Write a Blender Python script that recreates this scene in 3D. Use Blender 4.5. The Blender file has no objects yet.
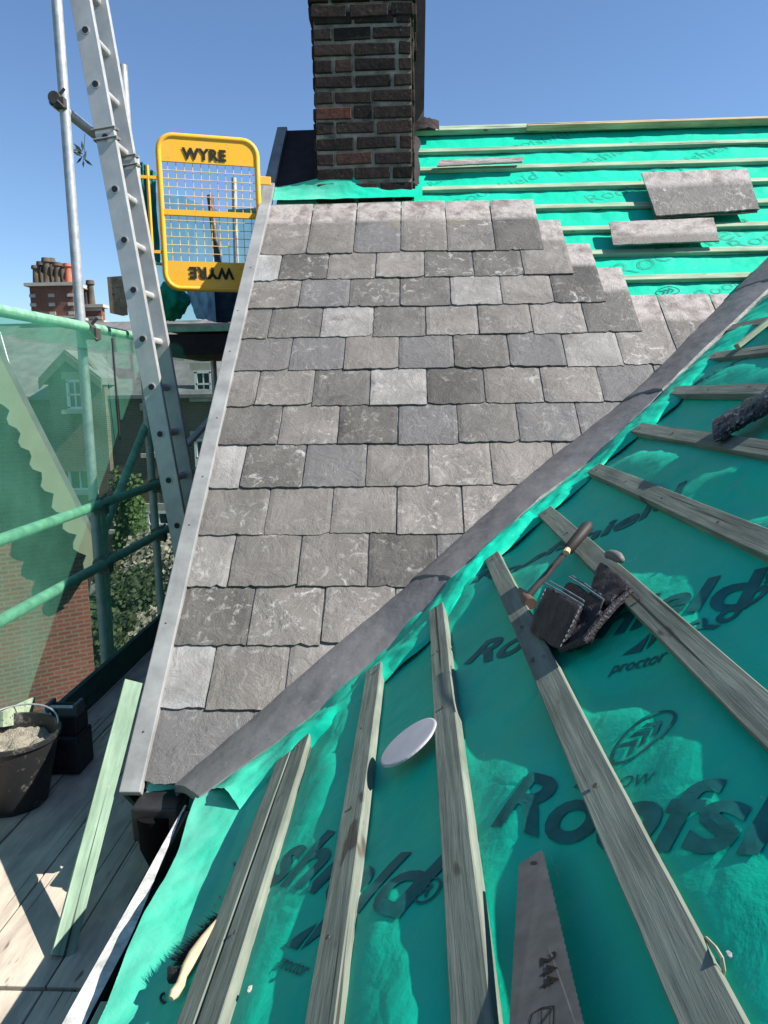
import bpy, bmesh, math, random
from mathutils import Vector, Matrix, noise
random.seed(7)
sc = bpy.context.scene; COL = sc.collection
# ------------------------------------------------------------------ camera
FPX, PIT, YAW, ROLL = 743.77, .1588, .0446, .0147
TH, PH = .7416, .6146
XV, Y0, Z0 = -.7176, 1.7789, -1.0033
XF, ZF, GF = -.2615, -.8158, .1969
VA, VB = 2.185, .7705
G = .2
T, Q = math.tan(TH), math.tan(PH)
Fv = Vector((-math.sin(YAW)*math.cos(PIT), math.cos(YAW)*math.cos(PIT), -math.sin(PIT)))
R0 = Vector((math.cos(YAW), math.sin(YAW), 0)); U0 = R0.cross(Fv)
Rv = math.cos(ROLL)*R0 - math.sin(ROLL)*U0; Uv = math.sin(ROLL)*R0 + math.cos(ROLL)*U0
cd = bpy.data.cameras.new('camera'); cam = bpy.data.objects.new('camera', cd); COL.objects.link(cam)
M3 = Matrix((Rv, Uv, -Fv)).transposed(); cam.matrix_world = M3.to_4x4()
cd.sensor_fit = 'VERTICAL'; cd.sensor_height = 36; cd.lens = FPX/1024*36; cd.clip_start = .02; cd.clip_end = 3000
sc.camera = cam
def ray(u, v): return Fv + Rv*((u-384)/FPX) + Uv*((512-v)/FPX)
def onp(u, v, p, n):
    d = ray(u, v); return d*(Vector(p).dot(n)/d.dot(n))
NM = Vector((0, -math.sin(TH), math.cos(TH))); NF = Vector((-math.sin(PH), 0, math.cos(PH)))
PM0 = Vector((XV, Y0, Z0)); PF0 = Vector((XF, 0, ZF))
def OM(u, v, o=0): return onp(u, v, PM0+NM*o, NM)
def OF(u, v, o=0): return onp(u, v, PF0+NF*o, NF)
def OX(u, v, x): d = ray(u, v); return d*(x/d.x)
def OY(u, v, y): d = ray(u, v); return d*(y/d.y)
def OZ(u, v, z): d = ray(u, v); return d*(z/d.z)
XE = -.38
def zplF(x): return ZF+Q*(x-XF) if x > XE else ZF+Q*(XE-XF)+.28*(x-XE)
def OE(u, v, o=0):                     # on the eaves flat of the near roof
    z0 = ZF+Q*(XE-XF); n = Vector((-.28, 0, 1)).normalized()
    return onp(u, v, Vector((XE, 0, z0))+n*o, n)
def zplM(y): return Z0+T*(y-Y0)
def yval(x): return VA+VB*x
VD = Vector((1, .7835, .7138)).normalized()
DECK = -1.26; GROUND = -5.7
# ------------------------------------------------------------------ object helpers
WORLD = {}
def root(name, label, cat, loc=(0,0,0), group=None, mat=None):
    o = bpy.data.objects.new(name, None); COL.objects.link(o)
    m = mat or Matrix.Translation(Vector(loc)); o.matrix_world = m; WORLD[o.name] = m.copy(); o.empty_display_size = .05
    o['label'] = label; o['category'] = cat
    if group: o['group'] = group
    return o
def tag(o, label, cat, group=None):
    o['label'] = label; o['category'] = cat
    if group: o['group'] = group
    return o
def mk(name, verts, faces, mat, parent=None, smooth=False, mw=None, label=None):
    me = bpy.data.meshes.new(name); me.from_pydata([tuple(v) for v in verts], [], faces); me.update()
    if mat: me.materials.append(mat)
    if smooth: me.shade_smooth()
    return link(name, me, parent, mw, label)
def link(name, me, parent=None, mw=None, label=None):
    o = bpy.data.objects.new(name, me); COL.objects.link(o)
    m = mw or Matrix.Identity(4)
    if parent:
        o.parent = parent; o.matrix_parent_inverse = WORLD[parent.name].inverted()
    o.matrix_world = m; o.matrix_basis = m; WORLD[o.name] = m.copy()
    if label: o['label'] = label
    return o
class MB:
    def __init__(s): s.v = []; s.f = []
    def add(s, v, f):
        n = len(s.v); s.v += [Vector(a) for a in v]; s.f += [tuple(i+n for i in q) for q in f]; return s
    def hexa(s, b, t):                # two quads (same winding)
        return s.add(list(b)+list(t), [(3,2,1,0),(4,5,6,7),(0,1,5,4),(1,2,6,5),(2,3,7,6),(3,0,4,7)])
    def box(s, c, d, m=None):
        x, y, z = [a/2 for a in d]; c = Vector(c)
        b = [Vector((-x,-y,-z)),Vector((x,-y,-z)),Vector((x,y,-z)),Vector((-x,y,-z))]; t = [p+Vector((0,0,2*z)) for p in b]
        if m: b = [m@p for p in b]; t = [m@p for p in t]
        return s.hexa([c+p for p in b], [c+p for p in t])
    def tube(s, pts, r, n=10, cap=True, closed=False):
        pts = [Vector(p) for p in pts]; N = len(pts); rs = r if isinstance(r, (list, tuple)) else [r]*N
        base = len(s.v); vs = []; fs = []; ref = None
        for i, p in enumerate(pts):
            a = pts[(i-1) % N] if (closed or i > 0) else p; b = pts[(i+1) % N] if (closed or i < N-1) else p
            t = (b-a).normalized()
            if ref is None:
                ref = t.orthogonal().normalized()
            ref = (ref-t*ref.dot(t)).normalized(); w = t.cross(ref)
            for k in range(n):
                an = 2*math.pi*k/n; vs.append(p+(ref*math.cos(an)+w*math.sin(an))*rs[i])
        for i in range(N if closed else N-1):
            j = (i+1) % N
            for k in range(n): fs.append((i*n+k, i*n+(k+1)%n, j*n+(k+1)%n, j*n+k))
        if cap and not closed: fs.append(tuple(range(n-1,-1,-1))); fs.append(tuple((N-1)*n+k for k in range(n)))
        return s.add(vs, fs)
    def build(s, name, mat, parent=None, smooth=False, bevel=0, mw=None, label=None, weld=False):
        o = mk(name, s.v, s.f, mat, parent, False, mw, label)
        bm = bmesh.new(); bm.from_mesh(o.data)
        if weld: bmesh.ops.remove_doubles(bm, verts=bm.verts, dist=1e-5)
        bmesh.ops.recalc_face_normals(bm, faces=bm.faces); bm.to_mesh(o.data); bm.free()
        if bevel:
            b = o.modifiers.new('b', 'BEVEL'); b.width = bevel; b.segments = 2; b.limit_method = 'ANGLE'; b.angle_limit = .6
        if smooth:
            o.data.shade_smooth()
            e = o.modifiers.new('e', 'EDGE_SPLIT'); e.split_angle = .75
        return o
def grid(fn, nu, nv):
    v = [fn(i/nu, j/nv) for i in range(nu+1) for j in range(nv+1)]
    f = [(i*(nv+1)+j, (i+1)*(nv+1)+j, (i+1)*(nv+1)+j+1, i*(nv+1)+j+1) for i in range(nu) for j in range(nv)]
    return v, f
def fr(p0, p1, up):                  # frame: x along p0->p1, z near up
    x = (Vector(p1)-Vector(p0)).normalized(); y = Vector(up).cross(x).normalized(); z = x.cross(y)
    return Matrix.Translation(Vector(p0)) @ Matrix((x, y, z)).transposed().to_4x4()
def nz(*a): return noise.noise(Vector(a))
# ------------------------------------------------------------------ materials
class NT:
    def __init__(s, name, rough=.8, metal=0, spec=.3):
        s.m = bpy.data.materials.new(name); s.m.use_nodes = True; s.t = s.m.node_tree; s.n = s.t.nodes
        s.b = s.n['Principled BSDF']; s.b.inputs['Roughness'].default_value = rough; s.b.inputs['Metallic'].default_value = metal
        s.b.inputs['Specular IOR Level'].default_value = spec
        s.co = s.n.new('ShaderNodeTexCoord')
    def l(s, a, b): s.t.links.new(a, b)
    def vec(s, scale=(1,1,1), src='Object', rnd=False):
        mp = s.n.new('ShaderNodeMapping'); mp.inputs['Scale'].default_value = scale; s.l(s.co.outputs[src], mp.inputs['Vector'])
        if rnd:
            oi = s.n.new('ShaderNodeObjectInfo'); mu = s.n.new('ShaderNodeMath'); mu.operation = 'MULTIPLY'; mu.inputs[1].default_value = 37
            s.l(oi.outputs['Random'], mu.inputs[0]); s.l(mu.outputs[0], mp.inputs['Location'])
        return mp.outputs[0]
    def noise(s, v, scale, detail=5, rough=.6, dist=0):
        t = s.n.new('ShaderNodeTexNoise'); t.inputs['Scale'].default_value = scale; t.inputs['Detail'].default_value = detail
        t.inputs['Roughness'].default_value = rough; t.inputs['Distortion'].default_value = dist; s.l(v, t.inputs['Vector']); return t.outputs['Fac']
    def ramp(s, fac, stops):
        r = s.n.new('ShaderNodeValToRGB'); e = r.color_ramp.elements
        while len(e) < len(stops): e.new(.5)
        for q, (p, c) in zip(e, stops):
            q.position = p; q.color = (*(c if isinstance(c, tuple) else (c, c, c)), 1)
        s.l(fac, r.inputs[0]); return r.outputs[0]
    def mix(s, fac, a, b, mode='MIX'):
        m = s.n.new('ShaderNodeMix'); m.data_type = 'RGBA'; m.blend_type = mode
        for sock, val in ((m.inputs[0], fac), (m.inputs[6], a), (m.inputs[7], b)):
            if isinstance(val, (int, float)): sock.default_value = val
            elif isinstance(val, tuple): sock.default_value = (*val, 1)
            else: s.l(val, sock)
        return m.outputs[2]
    def bump(s, fac, st=.3, d=.002, prev=None):
        b = s.n.new('ShaderNodeBump'); b.inputs['Strength'].default_value = st; b.inputs['Distance'].default_value = d
        s.l(fac, b.inputs['Height'])
        if prev: s.l(prev, b.inputs['Normal'])
        return b.outputs[0]
    def out(s, col=None, nrm=None, rough=None):
        if col is not None:
            if isinstance(col, tuple): s.b.inputs['Base Color'].default_value = (*col, 1)
            else: s.l(col, s.b.inputs['Base Color'])
        if nrm: s.l(nrm, s.b.inputs['Normal'])
        if rough: s.l(rough, s.b.inputs['Roughness'])
        return s.m
def simple(name, c, rough=.7, metal=0, var=.25, sc_=12, bump=.15, spec=.3, bd=.001):
    t = NT(name, rough, metal, spec); v = t.vec()
    n = t.noise(v, sc_, 6); col = t.ramp(n, [(.3, tuple(a*(1-var) for a in c)), (.7, tuple(min(1, a*(1+var)) for a in c))])
    return t.out(col, t.bump(t.noise(v, sc_*8, 4), bump, bd))
def mat_slate():
    t = NT('slate', .62, 0, .35); v = t.vec()
    at = t.n.new('ShaderNodeAttribute'); at.attribute_name = 'tone'; tone = at.outputs['Fac']
    ah = t.n.new('ShaderNodeAttribute'); ah.attribute_name = 'head'; hd = ah.outputs['Fac']
    av = t.n.new('ShaderNodeAttribute'); av.attribute_name = 'loc3'; lv = av.outputs['Vector']
    base = t.ramp(tone, [(0, (.068,.064,.058)), (.25, (.112,.105,.094)), (.5, (.156,.143,.128)), (.75, (.20,.182,.165)), (1, (.33,.325,.315))])
    big = t.noise(lv, 5, 6, .65, .4); base = t.mix(.85, base, t.ramp(big, [(.25, .33), (.5, .52), (.75, .78)]), 'OVERLAY')
    lich = t.ramp(t.noise(lv, 26, 7, .72, .8), [(.54, 0.), (.64, 1.)]); pat = t.ramp(t.noise(lv, 3.1, 3), [(.42, 0.), (.62, .8)])
    mul = t.n.new('ShaderNodeMath'); mul.operation = 'MULTIPLY'; t.l(lich, mul.inputs[0]); t.l(pat, mul.inputs[1])
    base = t.mix(mul.outputs[0], base, (.46,.45,.42))
    stn = t.ramp(t.noise(lv, 3.3, 4, .6), [(.5, 0.), (.62, .45)]); base = t.mix(stn, base, (.15,.138,.12))
    blu = t.ramp(tone, [(.36, 0.), (.39, .5), (.45, .5), (.48, 0.)]); base = t.mix(blu, base, (.135,.135,.14))
    # long pale scratches
    mp = t.n.new('ShaderNodeMapping'); mp.inputs['Scale'].default_value = (5, 19, 1); mp.inputs['Rotation'].default_value = (0,0,1.25); t.l(lv, mp.inputs['Vector'])
    scr = t.ramp(t.noise(mp.outputs[0], 2.2, 3, .5, .6), [(.69, 0.), (.78, .4)]); base = t.mix(scr, base, (.38,.37,.35))
    yel = t.ramp(t.noise(lv, 1.7, 5, .6), [(.70, 0.), (.80, .5)]); base = t.mix(yel, base, (.25,.23,.10))
    spk = t.ramp(t.noise(lv, 140, 2), [(.70, 0.), (.75, .7)]); base = t.mix(spk, base, (.42,.41,.4))
    dk = t.ramp(t.noise(lv, 9, 5, .7), [(.28, .75), (.4, 0.)]); base = t.mix(dk, base, (.07,.068,.066))
    hn = t.noise(lv, 11, 6, .65); hc = t.ramp(hn, [(.30, (.13,.115,.105)), (.42, (.25,.215,.195)), (.56, (.40,.365,.34)), (.72, (.24,.21,.195))])
    base = t.mix(hd, base, hc)
    b1 = t.bump(t.noise(lv, 11, 8, .7, .6), 1., .010); b2 = t.bump(t.noise(lv, 80, 4), .5, .0015, b1)
    return t.out(base, b2)
def mat_membrane():
    t = NT('green_underlay', .55, 0, .25); v = t.vec()
    n = t.noise(v, 3, 5); col = t.ramp(n, [(.3, (.0,.46,.285)), (.7, (.003,.57,.365))])
    d = t.ramp(t.noise(v, 9, 7, .7, .5), [(.62, 0.), (.78, .55)]); col = t.mix(d, col, (.22,.34,.28))
    d2 = t.ramp(t.noise(v, 60, 3, .6), [(.72, 0.), (.76, .5)]); col = t.mix(d2, col, (.3,.42,.36))
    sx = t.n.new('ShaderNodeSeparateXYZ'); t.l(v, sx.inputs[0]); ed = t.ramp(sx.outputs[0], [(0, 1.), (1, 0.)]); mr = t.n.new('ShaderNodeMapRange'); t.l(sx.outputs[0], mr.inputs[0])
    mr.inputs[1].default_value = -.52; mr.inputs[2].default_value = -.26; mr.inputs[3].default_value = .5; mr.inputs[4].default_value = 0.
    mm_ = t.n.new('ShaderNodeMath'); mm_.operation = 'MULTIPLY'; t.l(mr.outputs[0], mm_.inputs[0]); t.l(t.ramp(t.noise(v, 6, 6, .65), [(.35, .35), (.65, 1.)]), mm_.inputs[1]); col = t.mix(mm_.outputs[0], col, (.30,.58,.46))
    cr = t.n.new('ShaderNodeTexVoronoi'); cr.feature = 'DISTANCE_TO_EDGE'; cr.inputs['Scale'].default_value = 6
    wv = t.n.new('ShaderNodeTexNoise'); wv.inputs['Scale'].default_value = 5; t.l(v, wv.inputs['Vector']); ad = t.n.new('ShaderNodeVectorMath'); ad.operation = 'MULTIPLY_ADD'; t.l(wv.outputs['Color'], ad.inputs[0]); ad.inputs[1].default_value = (.35,.35,.35); t.l(v, ad.inputs[2]); t.l(ad.outputs[0], cr.inputs['Vector'])
    sc1 = t.ramp(t.noise(t.vec((9, 2, 9)), 5, 5, .7, 1.), [(.66, 0.), (.74, .45)]); col = t.mix(sc1, col, (.34,.52,.44))
    b = t.bump(t.noise(v, 12, 5, .6, .3), .4, .008); b = t.bump(t.ramp(cr.outputs[0], [(0, 0.), (.10, 1.)]), .20, .0025, b); b = t.bump(t.noise(v, 55, 4, .6), .3, .002, b)
    return t.out(col, b)
def mat_wood(name, c1, c2, c3, grain=1.0):
    t = NT(name, .75, 0, .2); v = t.vec((2.5, 60, 60), rnd=True); v2 = t.vec((3, 9, 9), rnd=True); v3 = t.vec((28, 28, 28), rnd=True)
    g = t.noise(v, 1.5, 6, .65, .3); col = t.ramp(g, [(.25, c1), (.5, c2), (.75, c3)])
    blot = t.ramp(t.noise(v2, 2, 5), [(.35, .62), (.65, 1.1)]); col = t.mix(.8, col, blot, 'MULTIPLY')
    kn = t.ramp(t.noise(t.vec((7, 22, 22), rnd=True), 1.2, 2), [(.68, 0.), (.74, .8)]); col = t.mix(kn, col, (.06,.045,.035))
    cr = t.ramp(t.noise(t.vec((1.1, 75, 75), rnd=True), 1.1, 2, .4), [(.66, 0.), (.69, .9)]); col = t.mix(cr, col, (.03,.03,.025))
    s = t.ramp(t.noise(v3, 3, 5, .7), [(.66, 0.), (.72, .4)]); col = t.mix(s, col, (.4,.4,.36))
    return t.out(col, t.bump(g, .6*grain, .002))
def mat_brick(name, a, b, mortar, scale=1.0, mw=.012):
    t = NT(name, .9, 0, .15); br = t.n.new('ShaderNodeTexBrick'); t.l(t.co.outputs['Object'], br.inputs['Vector'])
    br.inputs['Color1'].default_value = (*a, 1); br.inputs['Color2'].default_value = (*b, 1); br.inputs['Mortar'].default_value = (*mortar, 1)
    br.inputs['Scale'].default_value = scale; br.inputs['Brick Width'].default_value = .2; br.inputs['Row Height'].default_value = .068
    br.inputs['Mortar Size'].default_value = mw; br.inputs['Bias'].default_value = 0
    v = t.vec(); n = t.ramp(t.noise(v, 1.1, 6), [(.3, .6), (.7, 1.15)]); col = t.mix(.8, br.outputs[0], n, 'MULTIPLY')
    return t.out(col, t.bump(br.outputs['Fac'], .4, -.006))
def mat_net():
    t = NT('debris_net', .7); v = t.vec(); n = t.noise(v, 2.2, 5, .6)
    col = t.ramp(n, [(.3, (.07,.29,.20)), (.7, (.12,.40,.28))])
    di = t.n.new('ShaderNodeBsdfDiffuse'); t.l(col, di.inputs[0]); tl = t.n.new('ShaderNodeBsdfTranslucent'); t.l(col, tl.inputs[0])
    m1 = t.n.new('ShaderNodeMixShader'); m1.inputs[0].default_value = .5; t.l(di.outputs[0], m1.inputs[1]); t.l(tl.outputs[0], m1.inputs[2])
    tr = t.n.new('ShaderNodeBsdfTransparent'); tr.inputs[0].default_value = (.86,.97,.92,1)
    m2 = t.n.new('ShaderNodeMixShader'); fac = t.ramp(n, [(.3, .24), (.5, .33), (.7, .44)]); t.l(fac, m2.inputs[0]); t.l(tr.outputs[0], m2.inputs[1]); t.l(m1.outputs[0], m2.inputs[2])
    t.l(m2.outputs[0], t.n['Material Output'].inputs[0]); return t.m
def mat_metal(name, c, rough=.45, metal=.75, var=.2, streak=(3,3,3)):
    t = NT(name, rough, metal, .5); v = t.vec(streak); n = t.noise(v, 6, 6, .65); col = t.ramp(n, [(.3, tuple(a*(1-var) for a in c)), (.7, tuple(a*(1+var) for a in c))])
    r = t.ramp(t.noise(t.vec(), 25, 5), [(.3, rough*.8), (.7, min(1, rough*1.35))])
    return t.out(col, t.bump(t.noise(t.vec(), 60, 4), .12, .001), r)
SL = mat_slate(); MEM = mat_membrane(); NET = mat_net()
INK = simple('underlay_print_ink', (.006,.13,.12), .6, 0, .3, 30, .1)
WG = mat_wood('grey_treated_wood', (.12,.14,.115), (.19,.215,.175), (.27,.295,.24))
WP = mat_wood('pale_green_wood', (.24,.33,.22), (.36,.45,.31), (.48,.55,.4), .6)
WB = mat_wood('scaffold_board_wood', (.47,.40,.32), (.54,.46,.37), (.60,.52,.43), .3)
WT = mat_wood('tan_wood', (.42,.28,.14), (.6,.43,.25), (.7,.55,.34), .5)
def mat_lead():
    t = NT('lead_sheet', .48, .35, .5); v = t.vec(); c = t.ramp(t.noise(v, 5, 6, .65), [(.3, (.14,.137,.138)), (.7, (.23,.222,.218))])
    c = t.mix(t.ramp(t.noise(v, 28, 6, .7, 1.), [(.60, 0.), (.72, .5)]), c, (.34,.33,.32)); c = t.mix(t.ramp(t.noise(t.vec((1,1,1)), 70, 3), [(.66, 0.), (.72, .5)]), c, (.05,.05,.05))
    b = t.bump(t.noise(v, 9, 3), .6, .01); b = t.bump(t.noise(v, 45, 4), .5, .003, b); return t.out(c, b)
LEAD = mat_lead()
GREYTRIM = simple('grey_verge_paint', (.25,.255,.25), .55, 0, .28, 9, .4)
ALU = mat_metal('aluminium', (.5,.5,.49), .5, .45, .12, (2,2,2))
GALV = mat_metal('galvanised_steel', (.4,.42,.43), .5, .45, .25, (4,4,4))
GALVG = mat_metal('green_stained_tube', (.2,.42,.28), .6, .15, .35, (4,3,4))
y_ = NT('yellow_paint', .5, 0, .4); yc = y_.mix(y_.ramp(y_.noise(y_.vec(), 30, 6, .75), [(.63, 0.), (.69, .8)]), (.86,.44,.02), (.3,.2,.1)); yc = y_.mix(y_.ramp(y_.noise(y_.vec(), 5, 4), [(.45, 0.), (.75, .4)]), yc, (.6,.42,.16)); YEL = y_.out(yc, y_.bump(y_.noise(y_.vec(), 60, 3), .2, .001))
BLK = simple('black_plastic', (.018,.018,.02), .5, 0, .4, 14, .3, .4)
LETTER = simple('dark_lettering', (.02,.015,.01), .7, 0, .2, 20, .1)
RUST = mat_metal('dull_steel', (.09,.08,.075), .6, .5, .4)
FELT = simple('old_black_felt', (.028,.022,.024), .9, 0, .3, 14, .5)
LEATH = simple('black_leather', (.014,.010,.016), .5, 0, .6, 26, 1., .5, .006)
PIPE = simple('grey_piping', (.16,.2,.22), .6, 0, .3, 40, .3)
SAWM = mat_metal('saw_steel', (.12,.12,.115), .55, .4, .25, (5, 5, 5))
WHITEP = simple('white_plastic', (.72,.71,.74), .4, 0, .06, 8, .1, .4)
UPVC = simple('weathered_white_trim', (.5,.5,.47), .7, 0, .4, 34, .9)
MORT = simple('mortar', (.33,.3,.24), .95, 0, .3, 26, 1, .1, .01)
BRK_R = mat_brick('red_brick', (.24,.075,.05), (.17,.06,.042), (.2,.15,.12), 1.6)
BRK_D = mat_brick('dull_brick', (.17,.11,.075), (.12,.08,.06), (.2,.17,.14), 1.2)
BRK_H = mat_brick('house_brick', (.17,.06,.045), (.12,.05,.04), (.2,.18,.16))
RSL = simple('far_slate_roof', (.16,.155,.15), .8, 0, .3, 3, .4)
STONE = simple('pale_stone', (.42,.4,.34), .85, 0, .15, 6, .3)
WHT = simple('white_paint', (.75,.75,.72), .6, 0, .06, 6, .1)
GLASS = simple('window_glass', (.03,.04,.05), .08, 0, .2, 2, 0, .6)
CREAM = simple('cream_painted_board', (.22,.24,.16), .7, 0, .1, 5, .1)
GRASS = simple('grass', (.06,.09,.03), .95, 0, .4, .8, .4)
TEAL = simple('teal_sheet', (.01,.2,.18), .7, 0, .3, 5, .4)
BLUE = simple('pale_blue_sheet', (.25,.42,.5), .6, 0, .2, 5, .4)
ROPE = simple('grey_strap', (.2,.2,.2), .8, 0, .2, 30, .3)
TERRA = simple('terracotta', (.4,.12,.07), .8, 0, .3, 3, .2)
SOOT = simple('sooty_clay', (.1,.08,.06), .9, 0, .4, 3, .3)
TAN = simple('worn_beech', (.55,.42,.26), .6, 0, .2, 30, .3)
BRIS = simple('dark_bristle', (.02,.018,.022), .8, 0, .4, 40, .2)
t_ = NT('crumpled_dark_lead', .45, .3, .5); c_ = t_.mix(t_.ramp(t_.noise(t_.vec(), 90, 4, .7), [(.56, 0.), (.64, .8)]), (.03,.03,.036), (.35,.35,.38)); HFELT = t_.out(c_, t_.bump(t_.noise(t_.vec(), 40, 5, .7), 1., .008))
# ------------------------------------------------------------------ roof surfaces
def hF(x, y):
    u = (x-XF)/math.cos(PH)/GF; i = math.floor(u); t = u-i
    A = nz(x*2.6+3, y*2.1, 5+i*2.7)*.5+.5; A = max(0, min(1, (A-.42)/.22)); A = A*A*(3-2*A)
    n2 = nz(x*9, y*6, 1.3)
    sh = math.sin(math.pi*min(1, max(0, t)))**.9
    s = (-.010+.026*A)*sh*(1+.5*n2)
    s += .0035*nz(x*16, y*13, 7)*sh + .0016*nz(x*40, y*34, 2)*sh
    if x < XE:                          # skirt over the eaves
        k = min(1, (XE-x)/.05); s = s*(1-k) + k*(.006*nz(x*9, y*4, 3)+.012*nz(x*5+y*3, y*2, 9)+.003*nz(x*25,y*20,4))
    d = (yval(x)-y)
    if d < .09: s *= max(0, d/.09)
    return s
def zF(x, y): return zplF(x)+hF(x, y)
def vrow(y): return (y-Y0)/math.cos(TH)
def hM(x, y):
    v = vrow(y)-.46; u = v/G; t = u-math.floor(u)
    sh = math.sin(math.pi*t)**.7
    s = -.012*sh*(.6+.8*nz(x*4, y*6, 2)) + .005*nz(x*14, y*11, 6)*sh+.002*nz(x*38, y*30, 2)*sh
    return s
def zM(x, y): return zplM(y)+hM(x, y)
RY = 4.47; RZ = zplM(RY)
XR = (RY-VA)/VB                   # where valley meets the ridge
house = root('house', 'slate roofed brick house being re-roofed, green underlay and battens bare round new grey slates', 'house', (-.5, 2, GROUND))
# near (fg) underlay
def sst(t): t = max(0, min(1, t)); return t*t*(3-2*t)
def xedge(y): return -.482-.02*sst((y-.95)/.3)-.03*sst((y-1.35)/.3)-.04*sst((y-1.65)/.2)+.006*nz(y*5, 1, 1)
def uF(a, b):
    x = -.53+ (XR+.53)*(a**1.5); y1 = yval(x)-.004; y = -.7+(y1+.7)*b
    x += (xedge(y)+.53)*(1-a)**14
    z = zF(x, y)-.0006
    if a == 0: z -= .05
    return (x, y, z)
v, f = grid(uF, 330, 300)
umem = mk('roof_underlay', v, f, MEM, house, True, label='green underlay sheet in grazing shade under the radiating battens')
def uM(a, b):
    y = Y0-.02+(RY-Y0+.02)*b; xv = min((y-VA)/VB, XR); x0 = -.70; x = x0+(xv-x0)*a
    return (x, y, zM(x, y)-.026)
v, f = grid(uM, 260, 260)
umem2 = mk('roof_underlay', v, f, MEM, house, True, label='bright sunlit green underlay below the ridge')
# back slopes and far side so that the roof is a solid from elsewhere
mk('back_roof_slope', [(-.72,RY,RZ-.01),(XR,RY,RZ-.01),(XR+3,RY+.05,RZ-.01),(XR+3,RY+2.6,RZ-2.4),(-.72,RY+2.6,RZ-2.4),(XR+3,-.7,RZ-.01),(XR+5.5,-.7,RZ-1.9),(XR+5.5,RY+2.6,RZ-2.4),(XR, -.7, RZ-.01)],
   [(0,1,2,3,4),(1,8,5,2),(5,6,7,3,2)], RSL, house)
# ------------------------------------------------------------------ printing on the underlay
def conform(v2, f2, O, e1, e2, surf, mat, parent, name, maxl=.018, eps=.0016):
    bm = bmesh.new(); vs = [bm.verts.new((p[0], p[1], 0)) for p in v2]
    for q in f2:
        try: bm.faces.new([vs[i] for i in q])
        except Exception: pass
    bmesh.ops.triangulate(bm, faces=bm.faces)
    L = max(e1.length, 1e-6)
    for _ in range(6):
        es = [e for e in bm.edges if e.calc_length()*L > maxl]
        if not es: break
        bmesh.ops.subdivide_edges(bm, edges=es, cuts=1); bmesh.ops.triangulate(bm, faces=bm.faces)
    for w in bm.verts:
        P = O+e1*w.co.x+e2*w.co.y; w.co = Vector((P.x, P.y, surf(P.x, P.y)+eps))
    me = bpy.data.meshes.new(name); bm.to_mesh(me); bm.free(); me.materials.append(mat)
    return link(name, me, parent)
def text2d(s, bold=.0, shear=0, spacing=1.0):
    c = bpy.data.curves.new('t', 'FONT'); c.body = s; c.offset = bold; c.shear = shear; c.space_character = spacing; c.resolution_u = 4
    o = bpy.data.objects.new('t', c); COL.objects.link(o); dg = bpy.context.evaluated_depsgraph_get()
    me = bpy.data.meshes.new_from_object(o.evaluated_get(dg)); bpy.data.objects.remove(o)
    v = [(p.co.x, p.co.y) for p in me.vertices]; f = [tuple(p.vertices) for p in me.polygons]
    bpy.data.meshes.remove(me); return v, f
def width(s, **k): v, _ = text2d(s, **k); return max(p[0] for p in v)
def write(s, ref, p0, p1, on, surf, nrm, parent, bold=.028, shear=.06, hs=1.0, name='printed_word', flip=1, full=None, mat=None):
    A = on(*p0); B = on(*p1); e1 = (B-A)/width(ref, bold=bold, shear=shear); e2 = nrm.cross(e1)*hs
    v, f = text2d(s, bold, shear); return conform(v, f, A, e1, e2, surf, mat or INK, parent, name)
def poly_ring(a, b, w, n=40):
    v = []; f = []
    for k in range(n):
        t = 2*math.pi*k/n; v += [(a*math.cos(t), b*math.sin(t)), ((a-w)*math.cos(t), (b-w)*math.sin(t))]
    for k in range(n): j = (k+1) % n; f.append((2*k, 2*j, 2*j+1, 2*k+1))
    return v, f
def oval_logo(c, r, on, surf, nrm, parent):
    A = on(*c); e1 = on(*r)-A; e2 = nrm.cross(e1)
    v, f = poly_ring(1, .62, .09)
    for k in range(3):
        x = -.45+.38*k; n = len(v)
        v += [(x-.22,-.30),(x-.02,-.30),(x+.30,.0),(x-.02,.30),(x-.22,.30),(x+.08,.0)]; f.append((n,n+1,n+2,n+5)); f.append((n+5,n+2,n+3,n+4))
    return conform(v, f, A, e1, e2, surf, INK, parent, 'printed_logo')
def tri_logo(A, e1, nrm, surf, parent):
    e2 = nrm.cross(e1); v = [(0,0),(.42,0),(.42,.62),(.52,.15),(.60,.75),(1.0,.75),(.12,-.0)]
    v = [(0,0),(.46,0),(.46,.55),(.56,.02),(.52,.75),(.98,.75)]; f = [(0,1,2),(3,5,4)]
    return conform(v, f, A, e1, e2, surf, INK, parent, 'printed_logo')
OFf = lambda u, v: OF(u, v)
write('Roofshield', 'Roofs', (488,830), (730,866), OFf, zF, NF, umem, hs=.78)
write('Roofshield', 'Roofshield', (462,662), (752,600), OFf, zF, NF, umem, hs=.75)
write('shield', 'shield', (262,884), (404,928), OFf, zF, NF, umem, hs=.8)
write('Roofshield', 'Roofshield', (470,590), (680,500), OFf, zF, NF, umem, hs=.7)
write('Roofshield', 'Roofshield', (690,640), (900,500), OFf, zF, NF, umem, hs=.7)
write('Roofshield', 'Roofshield', (690,392), (790,340), OFf, zF, NF, umem, hs=.7)
INK2 = simple('sunlit_print_ink', (.01,.33,.23), .6, 0, .3, 30, .1)  # same print, its colour lightened for the sunlit upper slope
def rmark(c, r):
    A = OF(*c); e1 = OF(*r)-A; e2 = NF.cross(e1); v, f = poly_ring(1, 1, .18); conform(v, f, A, e1, e2, zF, INK, umem, 'printed_mark')
    v, f = text2d('R', .02); conform([(p[0]*1.3-.42, p[1]*1.3-.45) for p in v], f, A, e1, e2, zF, INK, umem, 'printed_mark')
rmark((427,897), (437,900))
oval_logo((642,745), (674,722), OFf, zF, NF, umem)
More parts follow.
